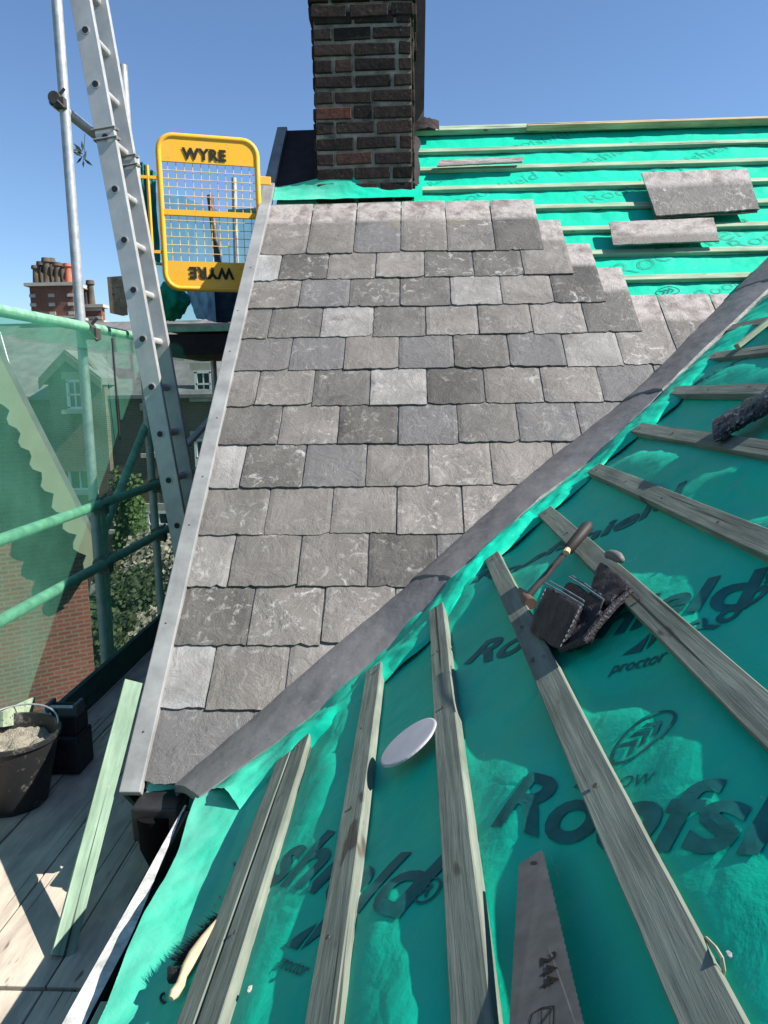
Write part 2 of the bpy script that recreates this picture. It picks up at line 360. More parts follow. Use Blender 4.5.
write('D     LOW', 'D     LOW', (572,792), (650,793), OFf, zF, NF, umem, bold=0, shear=.1, hs=.9)
def proctor(p0, p1, tp, tq):
    write('proctor', 'proctor', p0, p1, OFf, zF, NF, umem, bold=.01, shear=.1, hs=1.25)
    A = OF(*tp); tri_logo(A, OF(*tq)-A, NF, zF, umem)
proctor((609,669), (664,657), (622,652), (664,643))
proctor((276,974), (303,984), (284,953), (312,962))
OMm = lambda u, v: OM(u, v)
for p0, p1 in (((560,170),(640,140)), ((655,168),(740,140)), ((455,200),(540,172)), ((590,198),(690,168)), ((620,272),(760,222)), ((700,292),(790,262)), ((735,245),(850,210)), ((500,148),(580,127)), ((430,180),(480,160))):
    write('Roofshield', 'Roofshield', p0, p1, OMm, lambda x, y: zM(x, y)-.0262, NM, umem2, hs=.8, bold=.0, mat=INK2)
oval_logo((668,284), (680,282), OMm, lambda x, y: zM(x, y)-.0262, NM, umem2)
# ------------------------------------------------------------------ battens on the near slope
def batten(p0, p1, up, w, t, mat, parent, name='batten', bend=.003, label=None):
    m = fr(p0, p1, up); L = (Vector(p1)-Vector(p0)).length; n = max(2, int(L/.08)); s = random.random()*50
    vs = []; fs = []
    for i in range(n+1):
        x = L*i/n; dy = bend*nz(x*1.5, s, 0); dz = 0
        for (a, b) in ((-.5,0),(.5,0),(.5,1),(-.5,1)):
            vs.append((x, a*w+dy+.0008*nz(x*20, s, a), b*t+dz+.0006*nz(x*18, s+3, b)))
    for i in range(n):
        for k in range(4): j = (k+1) % 4; fs.append((i*4+k, i*4+j, i*4+4+j, i*4+4+k))
    fs += [(3,2,1,0), tuple(n*4+k for k in range(4))]
    o = mk(name, vs, fs, mat, parent, False, m, label)
    bm = bmesh.new(); bm.from_mesh(o.data); bmesh.ops.recalc_face_normals(bm, faces=bm.faces); bm.to_mesh(o.data); bm.free()
    b = o.modifiers.new('b', 'BEVEL'); b.width = .0015; b.segments = 1; b.limit_method = 'ANGLE'; b.angle_limit = .7
    return o
starts = {0:(300,748), 1:(374,676), 2:(438,614), 3:(494,562), 4:(548,516), 5:(596,474), 6:(640,432), 7:(672,395), 8:(711,362)}
for i in range(0, 18):
    x = XF+i*GF*math.cos(PH); z = ZF+i*GF*math.sin(PH)
    y1 = OF(*starts[i]).y if i in starts else yval(x)-.14
    w = .046
    bo = batten((x, y1, z), (x+(.003 if i%2 else -.004), -.6, z), NF, w, .021, WG, house)
    if i < 9:
        for kk in range(5):
            yy = y1-.05-.30*kk
            if yy > .25:
                pn = Vector((x+random.uniform(-.006,.006), yy, z))+NF*.0205; MB().tube([pn, pn+NF*.0013], .0036, 8).build('nail', RUST, bo)
x = XF-.046*math.cos(PH); z = ZF-.046*math.sin(PH)
batten((x, OF(300,748).y-.03, z), (x-.004, -.6, z), NF, .04, .022, WG, house)
# upper battens
for k in range(5, 16):
    vv = k*G+.46-.04
    y = Y0+vv*math.cos(TH); z = Z0+vv*math.sin(TH)-.029
    if y > RY-.02: continue
    xr = (y-VA)/VB-.10
    if k == 8: xr = OM(700, 268).x
    xl = -.69
    if k >= 13: xl = max(-.69, .015) if y < 4.4 else .0
    if k == 12: xl = -.69
    batten((xl, y, z), (xr, y, z), NM, .036, .02, WP, house, bend=.004, label=None)
batten((-.02, RY-.02, RZ-.035), (XR, RY-.02, RZ-.035), NM, .05, .03, WP, house, label='ridge batten along the top of the green roof')
batten((.62, RY-.05, RZ-.045), (XR, RY-.05, RZ-.045), NM, .022, .035, WT, house, label='tan timber strip beside the ridge')
# ------------------------------------------------------------------ slates
SLV=[]; SLF=[]; TONE=[]; HEAD=[]; LOC=[]
Ue = Vector((0, math.cos(TH), math.sin(TH))); Xe = Vector((1,0,0))
def slate(x0, x1, v0, Ln, lift0, lift1, tone=None, cut=True, th=.0075, xskew=0, O=None):
    w = x1-x0; nx = max(3, int(w/.014)); ny = 14
    bm = bmesh.new(); tn = random.random() if tone is None else tone; sd = random.random()*100
    chp = [0]*(nx+1)
    if random.random() < .45: chp[0] = random.uniform(.003,.014); chp[1] = chp[0]*.35
    if random.random() < .45: chp[nx] = random.uniform(.003,.014); chp[nx-1] = chp[nx]*.35
    if random.random() < .3: chp[random.randint(2, nx-2)] = .006
    def P(i, j, top):
        a = i/nx; b = j/ny
        x = x0+w*a; v = v0+Ln*b
        if j == 0: v += .0055*nz(x*62, sd, 1)+.003*nz(x*16, sd, 4)+chp[i]
        if i == 0: x += .0028*nz(v*45, sd, 2)
        if i == nx: x += .0028*nz(v*45, sd, 8)
        if j == 0 and i in (0, nx) : v += random.choice((0, .002, .006)) if False else 0
        h = lift0*(1-b)+lift1*b + (th if top else 0) + .0012*nz(x*7, v*7, sd)
        if top and (j == 0 or i in (0, nx)): h -= .0018
        return PM0*0+Vector((0, Y0, Z0))+Xe*(x+xskew*b)+Ue*v+NM*h
    lay = {}
    tl = [[bm.verts.new(P(i, j, 1)) for j in range(ny+1)] for i in range(nx+1)]
    bl = [[bm.verts.new(P(i, j, 0)) for j in range(ny+1)] for i in range(nx+1)]
    for i in range(nx):
        for j in range(ny):
            bm.faces.new((tl[i][j], tl[i+1][j], tl[i+1][j+1], tl[i][j+1]))
            bm.faces.new((bl[i][j+1], bl[i+1][j+1], bl[i+1][j], bl[i][j]))
        bm.faces.new((bl[i][0], bl[i+1][0], tl[i+1][0], tl[i][0])); bm.faces.new((tl[i][ny], tl[i+1][ny], bl[i+1][ny], bl[i][ny]))
    for j in range(ny):
        bm.faces.new((tl[0][j], tl[0][j+1], bl[0][j+1], bl[0][j])); bm.faces.new((bl[nx][j], bl[nx][j+1], tl[nx][j+1], tl[nx][j]))
    if cut:
        # trim along the valley
        n = Vector((VB, -1, 0)).normalized(); p = Vector((0, VA+.022, 0))
        geo = bm.verts[:]+bm.edges[:]+bm.faces[:]
        bmesh.ops.bisect_plane(bm, geom=geo, plane_co=p, plane_no=n, clear_outer=True)
    return bm, tn, sd, v0, Ln, x0
def push(bm, tn, sd, v0, Ln, x0, hh=.55):
    b = len(SLV); bm.verts.index_update()
    if len(bm.faces) < 4: bm.free(); return
    for w in bm.verts:
        SLV.append(tuple(w.co)); v = (w.co-Vector((0, Y0, Z0))).dot(Ue); t = (v-v0)/Ln
        TONE.append(tn); HEAD.append(max(0, min(1, (t-hh)/.05))); LOC.append((w.co.x-x0+sd*3.1, v-v0+sd*1.7, sd))
    for q in bm.faces: SLF.append(tuple(b+w.index for w in q.verts))
    bm.free()
W = .2165; X0v = -.715; LN = .456
ends = {12:OM(529,250).x, 11:OM(560,275).x, 10:OM(597,300).x, 9:OM(628,330).x, 8:9, }
tones = {(1,0):.97,(3,0):.8,(5,0):.85,(11,0):1.0,(12,0):.62,(12,1):.5,(10,0):.6,(7,0):.55,(12,3):.6}
for r in range(13):
    x = X0v; c = 0
    if r % 2 == 1: first = W*.5+(.02 if r in (1, 3) else 0)
    else: first = W if r else W*1.22
    v0 = r*G-.0
    while True:
        w = first if c == 0 else W
        xe = x+w
        ym = Y0+(v0+LN)*math.cos(TH)
        if x > (ym-VA)/VB: break
        if r in ends and xe > ends[r]+W*.35: break
        if r == 8 and c > 9: break
        tn = tones.get((r, c)); 
        if tn is None: tn = min(.84, max(.04, random.gauss(.46, .31)))
        push(*slate(x+.0014+random.uniform(0,.0018), xe-.0014-random.uniform(0,.0018), v0+random.uniform(-.004,.004), LN, .015+random.uniform(0,.004), .0005, tn, xskew=random.uniform(-.002,.002)), hh=.60)
        x = xe; c += 1
# undereave course
x = X0v
for c in range(3):
    push(*slate(x, x+W, -.0, .28, .010, .001)); x += W
o = mk('slate_covering', SLV, SLF, SL, house)
def attrs(me, tone, head, loc):
    a = me.attributes.new('tone', 'FLOAT', 'POINT'); a.data.foreach_set('value', tone)
    a = me.attributes.new('head', 'FLOAT', 'POINT'); a.data.foreach_set('value', head)
    a = me.attributes.new('loc3', 'FLOAT_VECTOR', 'POINT'); a.data.foreach_set('vector', [q for l in loc for q in l])
attrs(o.data, TONE, HEAD, LOC); o['label'] = 'weathered grey slates laid in half-bond courses, stepped at their unfinished right edge'
# loose slates stacked on the upper battens
def loose(name, quad, off, label, group, n=1, tone=.5, th=.007, hx=.55, flip=False):
    """quad: bl, br, tr, tl in pixels of the slate's outline, resting on the battens"""
    P = [OM(u, v, off) for u, v in quad]; nx, ny = 20, 12
    sd = random.random()*90; vs = []; fs = []; TN=[]; HD=[]; LC=[]
    for lay in range(2):
        for j in range(ny+1):
            for i in range(nx+1):
                a, b = i/nx, j/ny
                p = (P[0]*(1-a)+P[1]*a)*(1-b)+(P[3]*(1-a)+P[2]*a)*b
                e = 0
                if j == 0: p = p+Ue*.005*nz(a*9, sd, 1)
                if j == ny: p = p+Ue*.004*nz(a*9, sd, 5)
                if i == 0 or i == nx: p = p+Xe*.004*nz(b*9, sd, 2+i)
                p = p+NM*((th if lay else 0)+.002*nz(a*3, b*3, sd))
                vs.append(p); TN.append(tone); HD.append(max(0, min(1, (b-hx)/.08))); LC.append((a*.45+sd, b*.25+sd*2, sd))
    m = (nx+1)*(ny+1)
    for j in range(ny):
        for i in range(nx):
            q = (j*(nx+1)+i, j*(nx+1)+i+1, (j+1)*(nx+1)+i+1, (j+1)*(nx+1)+i); fs.append(tuple(k+m for k in q)); fs.append(q[::-1])
    for i in range(nx):
        fs.append((i, i+1, m+i+1, m+i)); k = ny*(nx+1)+i; fs.append((k+1, k, m+k, m+k+1))
    for j in range(ny):
        k = j*(nx+1); fs.append((k+nx+1, k, m+k, m+k+nx+1)); k += nx; fs.append((k, k+nx+1, m+k+nx+1, m+k))
    o = mk(name, vs, fs, SL); attrs(o.data, TN, HD, LC); return tag(o, label, 'roof slate', group)
GS = 'loose slates resting on the bare upper battens'
loose('loose_slate', [(655,219),(757,213),(749,176),(643,178)], .030, 'lower slate of the leaning pair on the bare battens right of the step', GS, tone=.3)
loose('loose_slate', [(656,217),(759,210),(747,170),(641,174)], .040, 'large grey loose slate with pale patch, on top of the pair below the ridge', GS, tone=.35, hx=.62)
loose('loose_slate', [(613,246),(719,242),(713,219),(609,223)], .027, 'narrow pinkish loose slate lying flat just below the larger pair', GS, tone=.62, hx=.3)
loose('loose_slate', [(437,167),(522,163),(524,158),(440,161)], .026, 'thin weathered slate strip on the battens beside the brick chimney', GS, tone=.75, hx=.2)
# last slates right of row 8 come from the course loop; timber fillet at the top of the slates
# ------------------------------------------------------------------ verge trim, felt patch, flap
def vp(x, v, h): return Vector((x, Y0+v*math.cos(TH), Z0+v*math.sin(TH)))+NM*h
vtop = (RY-Y0)/math.cos(TH)
m = MB(); m.hexa([vp(-.768,-.03,.008), vp(-.712,-.03,.008), vp(-.712,vtop,.008), vp(-.768,vtop,.008)], [vp(-.768,-.03,.034), vp(-.712,-.03,.034), vp(-.712,vtop,.034), vp(-.768,vtop,.034)])
vt = m.build('verge_trim', GREYTRIM, house, bevel=.003)
m = MB(); m.hexa([vp(-.764,-.03,-.11), vp(-.752,-.03,-.11), vp(-.752,vtop,-.11), vp(-.764,vtop,-.11)], [vp(-.764,-.03,.008), vp(-.752,-.03,.008), vp(-.752,vtop,.008), vp(-.764,vtop,.008)])
m.build('barge_board', mat_wood('dark_green_board', (.02,.06,.05), (.03,.08,.065), (.04,.1,.08)), house)
for k in range(9):
    m = MB(); p = vp(-.755+random.uniform(0,.025), .12+k*.32+random.uniform(-.08,.08), .034); m.tube([p, p+NM*.0015], .0028, 8)
    m.build('nail', RUST, vt)
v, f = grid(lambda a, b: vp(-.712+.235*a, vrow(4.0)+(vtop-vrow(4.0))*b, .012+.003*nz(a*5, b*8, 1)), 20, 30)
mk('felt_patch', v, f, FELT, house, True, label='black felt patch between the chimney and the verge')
v, f = grid(lambda a, b: vp(-.71+.75*a, vrow(3.915)+b*.115, .012+.05*b*b*math.exp(-((a-.42)/.3)**2)*1.1+.004*nz(a*11, b*5, 3)), 60, 12)
mk('underlay_flap', v, f, MEM, house, True, label='green underlay flap turned up against the foot of the chimney')
v, f = grid(lambda a, b: vp(-.70+.10*a-.02*b, .02-.10*b*(1-a*.9), .014-.035*b+.004*nz(a*4, b*4, 2)), 14, 10)
mk('underlay_flap', v, f, MEM, house, True, label='small bright green corner of underlay hanging at the lowest slate')
# ------------------------------------------------------------------ valley lead
def valP(s, off, h):                     # s = x along valley, off = horizontal offset (+ towards near slope), h height
    n = Vector((VB, -1, 0)).normalized(); P = Vector((s, yval(s), 0))+n*off
    zm = zplM(P.y); zf = zplF(P.x) if P.x > XE else ZF+Q*(P.x-XF)
    return Vector((P.x, P.y, max(zm, zf)+h))
DH = Vector((1,VB,0)).normalized(); NH = Vector((VB,-1,0)).normalized(); PV = Vector((0, VA, 0))
def onv(u, v, off): return onp(u, v, PV+NH*off, NH)
def lut(pts):
    pts = sorted(pts)
    def g(t):
        if t <= pts[0][0]: a, b = pts[0], pts[1]
        elif t >= pts[-1][0]: a, b = pts[-2], pts[-1]
        else:
            k = next(i for i in range(len(pts)-1) if pts[i+1][0] >= t); a, b = pts[k], pts[k+1]
        q = (t-a[0])/(b[0]-a[0]); return a[1]+(b[1]-a[1])*q
    return g
LPX = [(178,782),(300,676),(440,557),(529,477),(640,389),(700,329),(768,262)]
RPX = [(199,797),(232,774),(278,741),(366,672),(400,642),(448,582),(492,544),(539,499),(583,468),(640,414),(704,352),(768,292)]
BPX = [(330,727),(372,690),(400,660),(424,640),(448,613),(481,569),(542,515),(583,481),(617,448),(650,424),(716,362),(768,320)]
RO = .14
def td(P): return (P-PV).dot(DH)
zL = lut([(td(P), P.z) for P in [onv(u, v, -.035) for u, v in LPX]])
zR = lut([(td(P), P.z) for P in [onv(u, v, RO) for u, v in RPX]])
bO = lut([(td(P), (P-PV).dot(NH)) for P in [OF(u, v, .006) for u, v in BPX]])
tS, tE = td(onv(178,782,-.035)), td(Vector((XR-.02, yval(XR-.02), 0)))
tcap = td(onv(768,262,-.035))
def Lp(t):
    P = PV+DH*t+NH*-.035; P.z = zL(t) if t < tcap else zplM(P.y)+.03+(zL(tcap)-zplM((PV+DH*tcap+NH*-.035).y)-.03); return P
def Rp(t): P = PV+DH*t+NH*RO; P.z = zR(t) if t < tcap else zplF(P.x)+(zR(tcap)-zplF((PV+DH*tcap+NH*RO).x)); return P
def lead(s0, s1, k):
    def fn(a, b):
        t = s0+(s1-s0)*a
        P = Lp(t)*(1-b)+Rp(t)*b; n = 1
        return P+Vector((0,0,1))*(.010*math.sin(math.pi*b)**.8+.0035*nz(t*5, b*2.5, k)+.0032*nz(t*19, b*8, k)+.007*k)+NH*.003*nz(t*6, 2, k)*(1 if b > .5 else -.5)
    v, f = grid(fn, 110, 14)
    mb = MB(); mb.add(v, f)
    e = [fn(i/110, 1) for i in range(111)]; e2 = [p+Vector((.004,-.006,-.030)) for p in e]; mb.add(e+e2, [(i, i+1, 111+i+1, 111+i) for i in range(110)])
    e = [fn(i/110, 0) for i in range(111)]; e2 = [p+Vector((.004,-.004,-.03)) for p in e]; mb.add(e+e2, [(i, i+1, 111+i+1, 111+i) for i in range(110)])
    e = [fn(0, j/14) for j in range(15)]; e2 = [p+Vector((0,0,-.02)) for p in e]; mb.add(e+e2, [(j, j+1, 15+j+1, 15+j) for j in range(14)])
    o = mb.build('lead_sheet', LEAD, house, False); o.data.shade_smooth(); return o
sj = [tS-.01, td(onv(434,572,.05)), td(onv(642,397,.05)), td(onv(757,280,.05)), tE]
for k in range(4): lead(sj[k]-(.012 if k else 0), sj[k+1], k)
def bfn(a, b):
    t = (tS+.02)+(tE-.1-tS-.02)*a
    p = Rp(t)+NH*-.012+Vector((0,0,-.010+.004*nz(t*7,0,2))); off = max(RO+.06, bO(t) if t < tcap else bO(tcap)) + .022 + .018*nz(t*7, 1, 3)+.010*nz(t*21, 1, 5)
    q = PV+DH*(t-.0)+NH*off; q.z = zplF(q.x)+.006
    P = p*(1-b)+q*b
    z = .026*math.sin(math.pi*b)*(.8+1.2*nz(t*3.3, 2, 3)) + (.009*nz(t*11, b*2.5, 3)+.006*nz(t*24, b*5, 3)+.0025*nz(t*55, b*12, 3))*min(1, b*6)
    if b > .999: z = -.004
    return P+Vector((0,0,z))
v, f = grid(bfn, 520, 22)
mk('underlay_edge', v, f, MEM, house, True, label='rumpled bright green underlay edge folded along the lead valley')
# ------------------------------------------------------------------ chimney
ch = MB(); YC = 3.955
CX0, CX1 = -.494, -.003; ZB = .93; ZT = 2.35
CORE = simple('chimney_mortar', (.26,.225,.185), .95, 0, .6, 14, .8, .1, .006)
stack = MB().box(((CX0+CX1)/2, YC+.25, (ZB+ZT)/2), (CX1-CX0-.012, .488, ZT-ZB)).build('chimney_stack', CORE, house, label='soot blackened brick chimney stack with pale rough pointing')
tb = NT('sooty_brick', .9, 0, .15); oi = tb.n.new('ShaderNodeAttribute'); oi.attribute_name = 'tone'; vv_ = tb.vec()
c = tb.ramp(oi.outputs['Fac'], [(0, (.020,.016,.015)), (.45, (.038,.028,.024)), (.8, (.06,.036,.03)), (1, (.13,.05,.037))])
c = tb.mix(.8, c, tb.ramp(tb.noise(vv_, 22, 6, .7), [(.3, .45), (.7, 1.4)]), 'MULTIPLY'); c = tb.mix(tb.ramp(tb.noise(vv_, 60, 4), [(.62, 0.), (.7, .35)]), c, (.2,.18,.16))
SB = tb.out(c, tb.bump(tb.noise(vv_, 45, 5), .8, .004))
def bricks(parent, x0, x1, y0, y1, z0, z1, seed=1, face='front', expand=0):
    rnd = random.Random(seed); mb = MB(); zred = z0+.45 if seed == 3 else -9; tn = []; h = .072; r = 0; z = z0
    while z < z1:
        for side in range(2):
            a0, a1 = (x0, x1) if side == 0 else (y0, y1)
            a = a0; first = True
            while a < a1-.02:
                L = (.10 if (r % 2 and first) else rnd.choice((.205,.205,.19,.1,.215)))
                if first and not r % 2: L = rnd.choice((.2,.19))
                e = min(a+L, a1)
                if a1-e < .05: e = a1
                g = .006+rnd.uniform(0,.003); t = rnd.random()
                if z < zred: t = t*.6+.42 if rnd.random() < .55 else t*.5
                else: t *= .62
                j = rnd.uniform(-.003,.003); zc = z+h/2+rnd.uniform(-.002,.002)
                n = len(mb.v)
                if side == 0: mb.box(((a+e)/2, y0+.02+j, zc), (e-a-2*g, .05, h-.016-rnd.uniform(0,.004)))
                else:
                    mb.box((x1-.02+j, (a+e)/2, zc), (.05, e-a-2*g, h-.016)); mb.box((x0+.02+j, (a+e)/2, zc), (.05, e-a-2*g, h-.016)); tn += [t]*8
                tn += [t]*8
                a = e; first = False
        z += h; r += 1
    for w_ in mb.v: w_ += Vector((rnd.uniform(-.0035,.0035), rnd.uniform(-.002,.002), rnd.uniform(-.0035,.0035)))
    o = mb.build('brickwork', SB, parent); at = o.data.attributes.new('tone', 'FLOAT', 'POINT'); at.data.foreach_set('value', tn)
    bv = o.modifiers.new('b', 'BEVEL'); bv.width = .004; bv.segments = 2
    tx = bpy.data.textures.new('t', 'CLOUDS'); tx.noise_scale = .03
    return o
bricks(stack, CX0, CX1, YC, YC+.5, ZB-.02, 1.80, 3)
MB().box(((CX0+CX1)/2, YC+.25, 2.1), (CX1-CX0, .49, .58)).build('corbel_core', CORE, stack)
bricks(stack, CX0-.012, CX1+.012, YC-.012, YC+.522, 1.80, 2.36, 5)
m = MB(); zz = 1.56; m.hexa([(CX0+.05, YC+.5, zz), (.058, YC+.5, zz), (.058, YC+.95, zz), (CX0+.05, YC+.95, zz)], [(CX0+.03, YC+.5, 2.36), (.075, YC+.5, 2.36), (.075, YC+.95, 2.36), (CX0+.03, YC+.95, 2.36)])
m.hexa([(CX0+.05, YC+.5, 1.0), (.02, YC+.5, 1.0), (.02, YC+.95, 1.0), (CX0+.05, YC+.95, 1.0)], [(CX0+.05, YC+.5, zz-.06), (.02, YC+.5, zz-.06), (.02, YC+.95, zz-.06), (CX0+.05, YC+.95, zz-.06)])
m.hexa([(CX0+.05, YC+.5, zz-.06), (.02, YC+.5, zz-.06), (.02, YC+.95, zz-.06), (CX0+.05, YC+.95, zz-.06)], [(CX0+.05, YC+.5, zz), (.058, YC+.5, zz), (.058, YC+.95, zz), (CX0+.05, YC+.95, zz)])
m.build('rear_stack', simple('rear_stack_soot', (.03,.026,.026), .9, 0, .4, 14, .5), stack)
for dx, dy in ((-.13,.15),(-.36,.15),(-.13,.36),(-.36,.36)):
    m = MB(); p = Vector((CX1+dx, YC+dy, 2.36)); m.tube([p, p+Vector((0,0,.1)), p+Vector((0,0,.3)), p+Vector((0,0,.34))], [.08,.075,.06,.07], 16); m.build('chimney_pot', TERRA, stack, True)
# black dressing beside the chimney on the underlay
v, f = grid(lambda a, b: vp(-.002+.03*a+.02*nz(b*4,a,1), vrow(3.99)+b*.52, .008+.02*(1-a)), 6, 30)
mk('chimney_flashing', v, f, FELT, house, True)
v, f = grid(lambda a, b: vp(.0+.14*a, vtop-.10+.12*b, .03+.02*math.sin(a*3)+.01*nz(a*6,b*6,2)), 14, 10)
mk('flashing_fold', v, f, FELT, house, True)
# walls of the house
wl = MB(); wl.add([(-.70,1.85,GROUND),(-.70,RY+2.4,GROUND),(-.70,RY+2.4,RZ-2.3),(-.70,RY,RZ-.05),(-.70,1.85,zplM(1.85)-.05)], [(0,1,2,3,4)])
def localwall(name, p0, p1, z0, z1, mat, parent, th=.2):
    m = fr((p0[0],p0[1],z0), (p1[0],p1[1],z0), (0,0,1)); L = (Vector(p1)-Vector(p0)).length
    mm = m @ Matrix.Rotation(math.pi/2, 4, 'X'); return MB().box((L/2, (z1-z0)/2, -th/2), (L, z1-z0, th)).build(name, mat, parent, mw=mm)
wl2 = MB().add([(1.85,0,0)][:0], [])
mm = Matrix.Translation((-.70,0,0)) @ Matrix(((0,0,1,0),(1,0,0,0),(0,1,0,0),(0,0,0,1)))
mk('gable_wall', [(1.80,GROUND,0),(RY+2.4,GROUND,0),(RY+2.4,RZ-2.3,0),(RY,RZ-.05,0),(1.80,zplM(1.80)-.06,0)], [(0,1,2,3,4)], BRK_H, house, mw=mm)
localwall('front_wall', (-.70,1.80,0), (-.46,1.80,0), GROUND, -1.06, BRK_H, house)
localwall('side_wall', (-.46,1.75,0), (-.46,-.7,0), GROUND, -.98, BRK_H, house)
# gutter and outlet along the near eaves, their shade put into the black
gx0, gx1, gz = -.549, -.45, -.985
m = MB()
prof = [(gx0-.016, gz+.004), (gx0, gz+.006), (gx0+.004, gz-.02), (gx0+.02, gz-.055), ((gx0+gx1)/2, gz-.07), (gx1-.015, gz-.055), (gx1, gz-.01), (gx1, gz-.014), (gx1-.017, gz-.061), ((gx0+gx1)/2, gz-.077), (gx0+.014, gz-.062), (gx0-.004, gz-.024), (gx0-.016, gz-.004)]
ys = [-.6, 0, .5, 1.0, 1.3, 1.5, 1.62]
vs = []; n = len(prof)
for y in ys:
    k = max(0, (y-1.2)/.3)
    for (x, z) in prof: vs.append((x+.0*k, y, z))
fs = [(i*n+k, i*n+(k+1)%n, (i+1)*n+(k+1)%n, (i+1)*n+k) for i in range(len(ys)-1) for k in range(n)]
gut = MB().add(vs, fs).build('gutter', BLK, house)  # black body paints the shade inside a white gutter
m = MB(); cap = []
for i in range(60):
    y = -.6+2.24*i/59; w = .036*(1 if y < 1.2 else max(.12, 1-(y-1.2)/.45)); z = gz+.008+.004*nz(y*5,0,0)
    cap += [Vector((gx0-.016-.001, y, z)), Vector((gx0-.016+w, y, z+.003*nz(y*9,2,0))), Vector((gx0-.016-.001, y, z-.03))]
fs = []
for i in range(59): fs += [(i*3, i*3+1, i*3+4, i*3+3), (i*3+2, i*3, i*3+3, i*3+5)]
m.add(cap, fs).build('gutter_lip', UPVC, gut, False, label='white chalky outer lip of the gutter')
c = OZ(158, 834, -1.10)
m = MB(); m.tube([c+Vector((0,.0,-.35)), c+Vector((0,0,-.08)), c+Vector((0,0,-.03)), c+Vector((0,0,.06))], [.028,.028,.046,.050], 20)
m.build('dark_shade_hopper', simple('shade_black', (.006,.006,.006), .9, 0, .2, 10, .1, .1), house, True)  # near-black colour stands for the deep shade at this eaves corner
m = MB(); m.box((-.66, 1.735, -1.06), (.12, .1, .09)); m.build('eaves_box', BLK, house, bevel=.006)
m = MB(); p, q = OM(168,788,.0), OM(186,795,.0); m.box((p+q)/2+Vector((-.01,-.02,-.006)), (.05,.015,.006)); m.build('eaves_strip', UPVC, house)
# ------------------------------------------------------------------ scaffold
scf = root('scaffold', 'tube and board scaffold with green stained rails along the side of the roof', 'scaffold', (-1.05, 2.5, DECK))
XS = -1.4
def tube(name, a, b, r=.021, mat=GALV, label=None):
    m = fr(a, b, (0,0,1) if abs((Vector(b)-Vector(a)).normalized().z) < .9 else (1,0,0)); L = (Vector(b)-Vector(a)).length
    mb = MB(); n = 16
    o = mb.tube([(0,0,0),(L,0,0)], r, n, cap=False); mb.tube([(L,0,0),(0,0,0)], r*.82, n, cap=False)
    for e in (0, L):
        k = len(mb.v); vs = []; 
        for i in range(n):
            an = 2*math.pi*i/n; vs += [Vector((e, math.cos(an)*r, math.sin(an)*r)), Vector((e, math.cos(an)*r*.82, math.sin(an)*r*.82))]
        mb.add(vs, [(2*i, 2*((i+1)%n), 2*((i+1)%n)+1, 2*i+1) for i in range(n)])
    o = mb.build(name, mat, scf, True, mw=m, label=label); return o
def coupler(p, axis=(0,1,0), s=1):
    m = MB(); p = Vector(p); a = Vector(axis).normalized(); b = a.orthogonal().normalized(); c = a.cross(b)
    m.tube([p-a*.026*s, p+a*.026*s], .029*s, 12); m.box(p+c*.03*s, (.05*s,.05*s,.045*s)); m.tube([p+b*.02, p+b*.065*s], .007*s, 6); m.tube([p+c*.02-a*.02, p+c*.07*s-a*.02], .007*s, 6)
    m.build('coupler', RUST, scf)
yp = OX(80,320,XS-.03).y
sA = tube('standard', (XS-.045, yp, GROUND), tuple(OX(50,-90,XS-.045)), mat=GALV, label='tall upright pole rising left of the ladder')
yq = OX(128,100,XS-.03).y; zt = OX(122,61,XS-.03).z
tube('standard', (XS-.0, yq, GROUND), (XS-.045, yq, zt), label='upright pole ending just behind the ladder')
tube('standard', (XS, 5.2, GROUND), (XS, 5.2, .42))
tube('standard', (XS-.045, -.4, GROUND), (XS-.045, -.4, 1.9))
tube('standard', (-.86, 5.0, GROUND), (-.86, 5.0, .42))
for (pu, pv) in ((0,621),(0,540)):
    z = OX(pu,pv,XS).z; tube('guard_rail', (XS, -.5, z), (XS, 5.4, z), mat=GALVG); coupler((XS-.02, yp, z)); coupler((XS-.02, yq, z))
z = OX(0,315,XS).z; ztop = z; tube('guard_rail', (XS, -.5, z), (XS, yq-.15, z+.02), mat=GALVG, label='top guard rail carrying the green netting'); coupler((XS, yp, z+.01))
z = OX(68,113,XS-.09).z; p = OX(68,113,XS-.09)
tube('ledger', (XS-.09, p.y-.13, z), (XS-.09, yq+.12, z), label='high short tube with its open end toward the viewer'); coupler((XS-.068, yp+.02, z), s=.85); coupler((XS-.06, yq, z))
for y in (.2, 1.5, 2.9, 4.3): tube('transom', (XS-.12, y, DECK-.065), (-.80, y, DECK-.065))
tube('brace', OX(150,415,XS-.05), OX(98,545,XS-.05), mat=GALVG); 
tube('brace', OX(228,400,-1.15), OX(186,446,XS+.02), mat=GALV)
tube('standard', (XS-.05, OX(102,560,XS).y, GROUND), OX(100,500,XS-.05), mat=GALVG)
# boards
bw = .196
for j in range(4):
    xc = -1.30+bw*j+.0
    for (y0, y1) in ((-.6,1.385),(1.395,5.1)):
        if j == 3 and y0 > 1: y1 = 1.9 if False else y1
        w = bw-.006 if j < 3 else .13
        xx = xc if j < 3 else xc-.033
        batten((xx, y0, DECK-.038+random.uniform(-.002,.002)), (xx, y1, DECK-.038), (0,0,1), w, .038, WB, scf, 'deck_board', .003)
